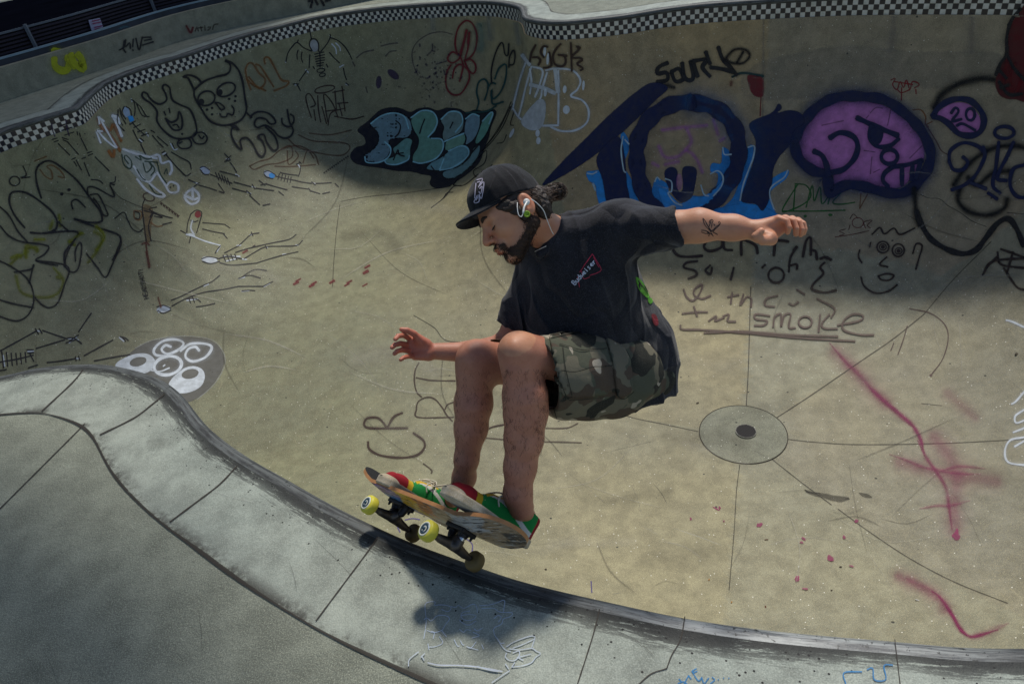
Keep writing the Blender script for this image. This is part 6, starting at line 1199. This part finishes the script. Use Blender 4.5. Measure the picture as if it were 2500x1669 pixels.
# shoes
def shoe(key, name_lab):
    S = SH[key]; X, Y, Z = S[1], S[2], S[3]; O = S[0]; Fm = np.array([X, Y, Z])
    K_ = 1.10
    def L(x, y, z): return O + (X * x + Y * y + Z * z) * K_
    gr = empty('shoe', tuple(O)); child(gr, person); gr['label'] = name_lab
    def outline_d(P, infl, z0, z1, rnd_=.004):
        q = (P - O) @ Fm.T / K_; x, y, z = q[..., 0], q[..., 1], q[..., 2]
        # half width along x
        t = (x + .105) / .285; wv = .031 + .014 * np.clip((x - .0) / .09, 0, 1) * np.clip((.20 - x) / .1, 0, 1) + 0.002
        cx = .0375; dx = np.abs(x - cx) - (.1425 - .040); dy = np.abs(y - .004 * np.sin(x * 20)) - (wv - .030)
        d = np.sqrt(np.maximum(dx, 0) ** 2 * .9 + np.maximum(dy, 0) ** 2) + np.minimum(np.maximum(dx, dy), 0) - .034 - infl
        dz = np.maximum(z0 - z, z - z1); return np.sqrt(np.maximum(d + rnd_, 0) ** 2 + np.maximum(dz + rnd_, 0) ** 2) + np.minimum(np.maximum(d, dz) + rnd_, 0) - rnd_
    Ss = Sdf(); Ss.fn(lambda P: outline_d(P, .003, .001, .024) , L(.0375, 0, .012), .19); 
    Ss.ell(L(.150, 0, .020), (.034, .040, .018), Fm, k=.006)       # rubber toe cap
    so_ = Ss.mesh(0.0024, 'sole', fabric('shoe_rubber_' + key, (0.38, 0.31, 0.20), (0.52, 0.45, 0.33), scale=30, rough=.7, fade=.2)); child(so_, gr)
    Su = Sdf(); Su.cone(L(-.065, 0, .028), L(.12, 0, .026), .034, .030, k=.02).cone(L(.12, 0, .026), L(.145, 0, .024), .031, .028, k=.01).cone(L(-.066, 0, .03), L(-.070, 0, .070), .033, .034, k=.015).cone(L(-.06, 0, .06), L(.05, 0, .048), .034, .026, k=.02)
    Su.fn(lambda P: -((P - O) @ Z - .008), L(.03, 0, 0), .3, op='i'); Su.cone(L(-.066, 0, .065), L(-.078, 0, .12), .029, .034, k=.004, op='s')
    km = NT('shoe_upper_' + key); km.l(km.attr('col'), km.b.inputs['Base Color']); nn2 = km.noise(km.coord(), 300, 2, .7); km.l(km.bump(nn2, .6, .001), km.b.inputs['Normal']); km.b.inputs['Roughness'].default_value = .9
    up = Su.mesh(0.0024, 'upper', km.m); VU = (Su.V - O) @ Fm.T / K_; child(up, gr); x, y, z = VU.T
    col = np.tile((0.012, 0.22, 0.045), (len(VU), 1)); ay = np.abs(y)
    st_ = np.abs(z - (.050 + .020 * np.sin((x + .02) * 22) - .10 * np.clip(x + .03, 0, 1) * .3)) < .0062; col[st_ & (x > -.085) & (x < .07) & (ay > .012)] = (0.55, .55, .50)
    col[(x < -.078)] = (0.28, .012, .02); col[(x > .104)] = (0.28, .012, .02); col[(x > .086) & (x < .105)] = (0.55, .36, .02)
    col[(x > .0) & (x < .075) & (ay < .014) & (z > .04)] = (0.55, .34, .02)
    set_attr(up, 'col', col)
    p_ = []
    for i in range(5):
        x0 = .010 + i * .014; zz = .078 - i * .0055
        p_.append([L(x0, -.022, zz - .012), L(x0 + .004, -.010, zz), L(x0 + .004, .010, zz), L(x0, .022, zz - .012)])
        p_.append([L(x0, -.022, zz - .012), L(x0 + .012, .0, zz + .001), L(x0 + .014, .022, zz - .014)])
    for s_ in (-1, 1):
        p_.append([L(.006, 0, .084), L(-.004, s_ * .03, .098), L(.02, s_ * .052, .088), L(.034, s_ * .034, .072), L(.012, s_ * .006, .084)])
        p_.append([L(.008, 0, .084), L(.03, s_ * .020, .086), L(.055, s_ * .034, .065), L(.05, s_ * .046, .045)])
    tubes('laces', p_, .0024, plain('lace_' + key, (0.50, .46, .36), .9), gr)
    tubes('foxing_stripe', [[L(.0375 + .145 * math.cos(t_), (.040 if math.cos(t_) > 0 else .037) * 1.03 * math.sin(t_) + 0, .0215) for t_ in np.linspace(0, 2 * math.pi, 25)]], .0012, plain('foxing_' + key, (0.02, .05, .03), .6), gr, sub=3)
    return gr
shoe('near', 'green, yellow and red canvas shoe nearer the tail'); shoe('far', 'green, yellow and red canvas shoe nearer the nose')

# cap
M_CAP = fabric('cap_cloth', (0.003, 0.003, 0.005), (0.006, 0.006, 0.009), fade=.2, crease=.01)
S_ = Sdf(); S_.ell(hp(.014, 0, .046), (.096, .084, .100), HF, k=.02); S_.ell(hp(.046, 0, .075), (.060, .060, .046), HF, k=.03)
nrmc = hu_ * 1.0 - hf_ * 0.20; nrmc /= np.linalg.norm(nrmc); pc = hp(.0, 0, .036)
S_.fn(lambda P: -((P - pc) @ nrmc), pc, 1, op='i')
def capf(P):
    q_ = (P - HC) @ HF.T; th = np.arctan2(q_[..., 1], q_[..., 0] - .016); return .0013 * np.cos(th * 6) ** 8 * -1 + .0018 * vnoise(P, 28, 21)
S_.p.append((capf, HC, 1, 'd', 0)); S_.ell(hp(.012, 0, .030), (.088, .0755, .084), HF, k=.003, op='s'); S_.cone(hp(.02, 0, -.06), hp(.014, 0, .03), .075, .075, k=.003, op='s')
cap = S_.mesh(0.0026, 'cap', M_CAP); child(cap, person); cap['label'] = 'black baseball cap worn low'
V_ = []; F_ = []; nu, nv = 25, 10
for top in (0, 1):
    for i in range(nu):
        a = (i / (nu - 1) * 2 - 1); th = a * 1.18
        r0 = np.array([.016 + .088 * math.cos(th), .079 * math.sin(th)]); r1 = np.array([.016 + .150 * math.cos(th * .82) , .083 * math.sin(th * 1.0)])
        if abs(a) > .999: r1 = r0 + (r1 - r0) * .05
        e_ = (1 - abs(a) ** 3.5)
        for j in range(nv):
            t_ = j / (nv - 1); q_ = r0 + (r1 - r0) * t_ * e_; V_.append(hp(q_[0], q_[1], .066 - (q_[0] - .10) * .06 - 5.2 * q_[1] ** 2 + (.0045 if top else 0) - .004 * t_))
N1 = nu * nv
for i in range(nu - 1):
    for j in range(nv - 1): k0 = i * nv + j; F_.append((k0, k0 + nv, k0 + nv + 1, k0 + 1)); F_.append((N1 + k0, N1 + k0 + 1, N1 + k0 + nv + 1, N1 + k0 + nv))
for i in range(nu - 1):
    for j in (0, nv - 1): k0 = i * nv + j; F_.append((k0, N1 + k0, N1 + k0 + nv, k0 + nv))
for j in range(nv - 1):
    for i in (0, nu - 1): k0 = i * nv + j; F_.append((k0, k0 + 1, N1 + k0 + 1, N1 + k0))
br = mesh_obj('brim', V_, F_, M_CAP); child(br, cap)
sd_ = br.modifiers.new('s', 'SUBSURF'); sd_.levels = 1; sd_.render_levels = 1
hcap = bvh_hit(cap); p = Paint(hcap, 0.0012)
# pale cross badge on the front of the cap
def hx(f, l, u): return proj(hp(f, l, u))[:2]
CRX = '1165,440 1179,437 1171,455 1182,445 1176,485 1170,474 1170,492 1158,494 1166,477|1166,446 1174,444 1169,458|1172,461 1178,455 1174,474 1170,468|1163,489 1167,481|1163,448 1161,466 1160,484'
p.halo = False; p.st('S', 2.0, (0.60, 0.55, 0.68), CRX, 1); p.out('pale outlined cross emblem', 'emblem', cap)
lathe('cap_button', hp(.024, 0, .146), hu_, [(-.002, .007), (.002, .006), (.004, .002)], M_CAP, cap, 14)
p = Paint(hcap, .001); p.st('S', 1.2, (0.05, .05, .06), '1212,402 1210,420 1200,450 1185,480|1212,402 1240,420 1262,450 1270,476|1250,400 1270,420 1288,452', .5); p.out('seam lines of the cap', 'seam', cap)

# hair, beard, brows
M_HAIR = plain('dark_hair', (0.022, 0.012, 0.007), .55, spec=.5, var=.6, scale=200, bump=.8)
S_ = Sdf(); S_.ell(hp(-.052, 0, .008), (.036, .062, .050), HF, k=.02); S_.ell(hp(-.040, .045, -.022), (.026, .028, .034), HF, k=.02); S_.ell(hp(.022, .068, .020), (.034, .014, .026), HF, k=.01); S_.ell(hp(.045, .062, .030), (.022, .012, .016), HF, k=.01); S_.ell(hp(.014, -.067, .022), (.030, .014, .022), HF, k=.01)
S_.cone(hp(.026, .071, .015), hp(.022, .070, -.030), .010, .006, k=.01); S_.cone(hp(-.062, 0, .0), Jp(1338, 522, 1.90), .034, .012, k=.02)
S_.cone(hp(-.070, .01, .02), Jp(1358, 470, 1.885), .020, .013, k=.01); S_.ell(Jp(1357, 470, 1.885), (.024, .020, .022), k=.01)
S_.p.append((lambda P: .0035 * vnoise(P, 60, 31) + .003 * vnoise(P, 130, 32) + .0012 * np.sin((P @ camvec(.3, .9, 0)) * 300 + vnoise(P, 40, 33) * 4), HC, 1, 'd', 0))
S_.ell(hp(-.002, .082, .0), (.020, .014, .031), HF, k=.003, op='s')
hair = S_.mesh(0.0024, 'hair', M_HAIR); child(hair, person)
strands = []
for i in range(170):
    b0 = hp(-.03 - .03 * rnd.random(), .02 + .045 * rnd.random(), .03 - .05 * rnd.random()); e0 = Jp(1350 + rnd.uniform(-8, 26), 470 + rnd.uniform(-16, 22), 1.885 + rnd.uniform(-.02, .02))
    m_ = (b0 + e0) / 2 + hu_ * rnd.uniform(-.004, .012) + hl_ * rnd.uniform(.004, .016); strands.append([b0, m_, e0])
for i in range(70):
    c0 = Jp(1357, 470, 1.885); a = rnd.uniform(0, 6.28); r_ = rnd.uniform(.018, .032); strands.append([c0 + r_ * (camvec(1, 0, 0) * math.cos(a + s_) + camvec(0, 1, 0) * math.sin(a + s_) * .8) - dview * rnd.uniform(0, .02) for s_ in (0, .7, 1.4, 2.0)])
for i in range(120):
    f0, u0 = rnd.uniform(-.07, .03), rnd.uniform(.0, .032); l0 = .070 - max(0, -f0 - .03) * .6; b0 = hp(f0, l0, u0); dn = hp(f0 - rnd.uniform(0, .02), l0 + rnd.uniform(0, .006), u0 - rnd.uniform(.015, .04)); strands.append([b0, (b0 + dn) / 2 + hf_ * rnd.uniform(-.006, .006) + hl_ * .004, dn])
for i in range(90):
    b0 = Jp(1320 + rnd.uniform(-6, 16), 500 + rnd.uniform(-24, 16), 1.86 + rnd.uniform(-.02, .01)); strands.append([b0, b0 + camvec(rnd.uniform(-.6, .6), 1, -.3) * .014, b0 + camvec(rnd.uniform(-.8, .8), 1, -.1) * rnd.uniform(.02, .032)])
tubes('hair_strands', strands, .00075, plain('brown_strand', (0.06, 0.032, 0.016), .45, spec=.5), hair, n=3, sub=3)
fb = body.evalp
S_ = Sdf()
reg = Sdf()
for s_ in (-1, 1):
    reg.cone(hp(.020, s_ * .064, -.012), hp(.008, s_ * .056, -.052), .017, .026, k=.01).cone(hp(.008, s_ * .056, -.058), hp(.060, s_ * .034, -.094), .029, .029, k=.012).cone(hp(.098, s_ * .026, -.066), hp(.070, s_ * .028, -.090), .010, .022, k=.01)
    reg.cone(hp(.119, 0, -.040), hp(.098, s_ * .032, -.056), .0125, .011, k=.004).cone(hp(.100, s_ * .030, -.055), hp(.088, s_ * .026, -.085), .009, .012, k=.006)
reg.cone(hp(.094, 0, -.080), hp(.080, 0, -.108), .019, .020, k=.01).cone(hp(.110, 0, -.069), hp(.106, 0, -.074), .006, .007, k=.004)
reg.ell(hp(.113, 0, -.060), (.012, .018, .007), HF, k=.002, op='s')
hp_prims = [pr for pr in body.p if np.linalg.norm(pr[1] - hp(.04, 0, -.03)) < .17]
def headf(P):
    D = np.full(P.shape[:-1], 1.0)
    for fn_, c_, r_, op_, k_ in hp_prims: D = body.apply(D, fn_(P), op_, k_)
    return D
def beardf(P): return np.maximum(headf(P) - .0022 - .002 * vnoise(P, 150, 41), reg.evalp(P) + .003 * vnoise(P, 110, 42))
S_.fn(beardf, hp(.05, 0, -.06), .11)
kb = NT('beard_hair'); vb = kb.coord(); nb1 = kb.noise(vb, 420, 3, .75); nb2 = kb.noise(vb, 70, 3, .6)
kb.l(kb.mix(kb.ramp(nb1, .4, .65), (0.014, .008, .005), (0.07, .035, .02)), kb.b.inputs['Base Color']); kb.b.inputs['Roughness'].default_value = .7
kb.l(kb.ramp(kb.math('ADD', kb.attr('thick', 'Fac'), kb.math('MULTIPLY', kb.math('SUBTRACT', kb.math('ADD', nb1, kb.math('MULTIPLY', nb2, .6)), .8), 1.6)), .22, .42), kb.b.inputs['Alpha'])
bd = S_.mesh(0.0022, 'beard', kb.m); child(bd, person); set_attr(bd, 'thick', np.clip(-reg.evalp(S_.V) / .013, 0, 1.2))
hb = bvh_hit(bo)
wisps = []
for i in range(420):
    a = rnd.random(); s_ = 1
    base = [hp(.018, .066, -.01), hp(.008, .066, -.05), hp(.040, .050, -.085), hp(.072, .028, -.105), hp(.098, .014, -.095), hp(.108, .012, -.045)]
    t_ = a * (len(base) - 1); j = min(int(t_), len(base) - 2); b0 = base[j] * (1 - (t_ - j)) + base[j + 1] * (t_ - j); b0 = b0 + np.array([rnd.gauss(0, .006) for _ in range(3)])
    wisps.append([b0, b0 + hf_ * rnd.uniform(-.001, .005) - hu_ * rnd.uniform(.003, .009) + hl_ * rnd.uniform(0, .003)])
tubes('beard_wisps', [[w_[0], (w_[0] + w_[1]) / 2 + hl_ * .0006, w_[1]] for w_ in wisps], .00055, plain('wisp', (0.03, .016, .009), .5), bd, n=3, sub=2)
for s_ in (-1, 1):
    tubes('eyebrow', [[hp(.1065, s_ * .012, .024), hp(.107, s_ * .022, .029), hp(.101, s_ * .034, .031), hp(.088, s_ * .046, .027)], [hp(.1075, s_ * .014, .028), hp(.106, s_ * .024, .033), hp(.099, s_ * .036, .034)]], .0034, M_HAIR, bo, n=6, taper=True)
    tubes('eyelashes', [[hp(.0955, s_ * .021, -.003), hp(.0985, s_ * .029, -.0045), hp(.096, s_ * .037, -.0035), hp(.089, s_ * .044, .000)]], .0019, M_HAIR, bo, n=6, taper=True)
# earphones and ear plug
M_WHITE = plain('white_plastic', (0.75, 0.75, 0.72), .3)
bud = lathe('earphone', EAR + hl_ * .012 + hf_ * .002, hl_, [(-.006, .005), (.0, .0085), (.006, .0085), (.009, .005)], M_WHITE, person, 18)
tubes('cable', [[EAR + hl_ * .018, Jp(1280, 505, 1.758), Jp(1277, 520, 1.752)]], .0026, M_WHITE, bud, n=8)
tubes('cable', [[Jp(1277, 520, 1.752), Jp(1273, 529, 1.75), Jp(1266, 524, 1.75), Jp(1263, 508, 1.755), Jp(1263, 495, 1.765)], [Jp(1297, 486, 1.775), Jp(1312, 497, 1.775), Jp(1327, 514, 1.785), Jp(1335, 535, 1.80), Jp(1345, 560, 1.825), Jp(1351, 572, 1.845)], [Jp(1333, 601, 1.85), Jp(1320, 607, 1.87), Jp(1306, 614, 1.895)]], .0011, M_WHITE, bud, n=6)
pl = lathe('ear_plug', Jp(1286, 523, 1.765), hl_, [(-.003, .0075), (.003, .0085), (.0035, .006), (.001, .005)], plain('green_plug', (0.22, 0.38, 0.02), .4), person, 18)
# tattoo
p = Paint(hb, 0.0009); p.st('S', 1.5, (0.012, .012, .02), '1716,533 1720,548 1730,560 1738,566 1728,552 1722,540 1716,533|1736,537 1733,548 1730,556 1735,566|1736,537 1731,540 1733,545|1736,536 1741,539 1738,545 1737,556|1735,566 1742,560 1750,552 1757,548 1753,543 1757,541 1759,547|1757,548 1753,553 1745,560 1740,566|1712,562 1722,563 1732,568 1724,570 1712,566|1732,568 1730,576|1736,568 1741,576|1740,566 1752,572|1742,547 1745,551|1726,566 1738,572', .95); p.out('small black line tattoo of crossed bones', 'tattoo', bo)
# leg hair
lh = []
for i in range(900):
    y = rnd.uniform(900, 1215); x0, x1 = (1226 + 4, 1330) if rnd.random() < .55 else (1110, 1194); x = rnd.uniform(x0, x1); 
    if rnd.random() < .6: x = x0 + rnd.uniform(-6, 8) if rnd.random() < .5 else x1 + rnd.uniform(-20, 6)
    h_ = hb(x, y, 0)
    if h_ is None or h_.z > LK[2] + .02: continue
    b0 = np.array(h_); lh.append([b0, b0 + camvec(rnd.uniform(-.5, .5), .7, -.45) * .006, b0 + camvec(rnd.uniform(-.7, .7), 1, -.4) * rnd.uniform(.008, .015)])
tubes('leg_hair', lh, .00026, M_HAIR, bo, n=3, sub=2)

# ------------------------------------------------------------------ litter on the bowl floor
def litter(kind, label, px, py, L_, r, mat, ang, cat, flat=False, group=None):
    h_ = hit_bowl(px, py, 0.0)
    if h_ is None: return
    if flat:
        pr_ = [(-L_, 0), (-L_ * .5, r), (0, r * 1.2), (L_ * .6, r * .8), (L_, 0), (L_ * .5, -r * .8), (0, -r), (-L_ * .6, -r * .7)]
        V_ = [(x, y, .004 + .002 * math.sin(x * 200)) for x, y in pr_] + [(x, y, .0015) for x, y in pr_]; n_ = len(pr_)
        F_ = [tuple(range(n_)), tuple(range(n_, 2 * n_))[::-1]] + [(i, n_ + i, n_ + (i + 1) % n_, (i + 1) % n_) for i in range(n_)]
        o = mesh_obj(kind, V_, F_, mat, smooth=False)
    else:
        V_ = []; F_ = []; n_ = 10
        for x in (-L_, -L_ * .2, L_ * .9, L_):
            for i in range(n_): t_ = 2 * math.pi * i / n_; V_.append((x, r * math.cos(t_) * (.8 if x == L_ else 1), r * math.sin(t_) + r))
        for j in range(3):
            for i in range(n_): F_.append((j * n_ + i, j * n_ + (i + 1) % n_, (j + 1) * n_ + (i + 1) % n_, (j + 1) * n_ + i))
        F_.append(tuple(range(n_))[::-1]); F_.append(tuple(range(3 * n_, 4 * n_))); o = mesh_obj(kind, V_, F_, mat)
    o.location = h_; o.rotation_euler = (0, 0, ang); tag(o, label, cat, group)
M_LEAF = plain('dry_leaf', (0.05, .04, .025), .8); M_PAPER = plain('paper_white', (.6, .6, .58), .7); M_FILT = plain('filter_tan', (.45, .22, .06), .8); M_REDL = plain('dry_red', (.10, .02, .01), .8)
litter('cigarette_butt', 'white cigarette butt near the magenta swoosh', 2239, 1465, .011, .0036, M_PAPER, -.5, 'cigarette butt')
litter('cigarette_butt', 'tan cigarette filter left of the lowest floor joint', 1731, 1415, .007, .0038, M_FILT, 1.0, 'cigarette butt')
litter('cigarette_butt', 'tan cigarette filter just right of the floor joint, close to the lip', 1786, 1470, .007, .0036, M_FILT, .8, 'cigarette butt')
litter('twig', 'dark twig stub on the pale floor panel below the drain', 1871, 1317, .013, .003, M_REDL, -.1, 'twig')
litter('twig', 'dark crumb on the drain pad', 1857, 1111, .008, .003, M_REDL, -.2, 'twig')
litter('leaf', 'reddish dry leaf scrap by the lip right of the floor joint', 1869, 1481, .011, .004, M_REDL, 1.5, 'leaf', True)
litter('leaf', 'dark leaf scrap on the panel above the drain pad, left of the joint', 1703, 984, .017, .009, M_LEAF, .3, 'leaf', True)
litter('leaf', 'brown leaf near the right edge of the floor', 2482, 864, .022, .010, M_LEAF, .5, 'leaf', True)
litter('leaf', 'dark pebble like scrap under the raised heel', 1332, 1390, .010, .007, M_LEAF, 0, 'leaf', True)
litter('leaf', 'dark leaf scrap below the magenta spot cluster', 2052, 1384, .010, .006, M_LEAF, 0, 'leaf', True)
litter('leaf', 'small dark scrap close to the lip below the magenta spots', 2030, 1441, .008, .005, M_LEAF, .3, 'leaf', True)
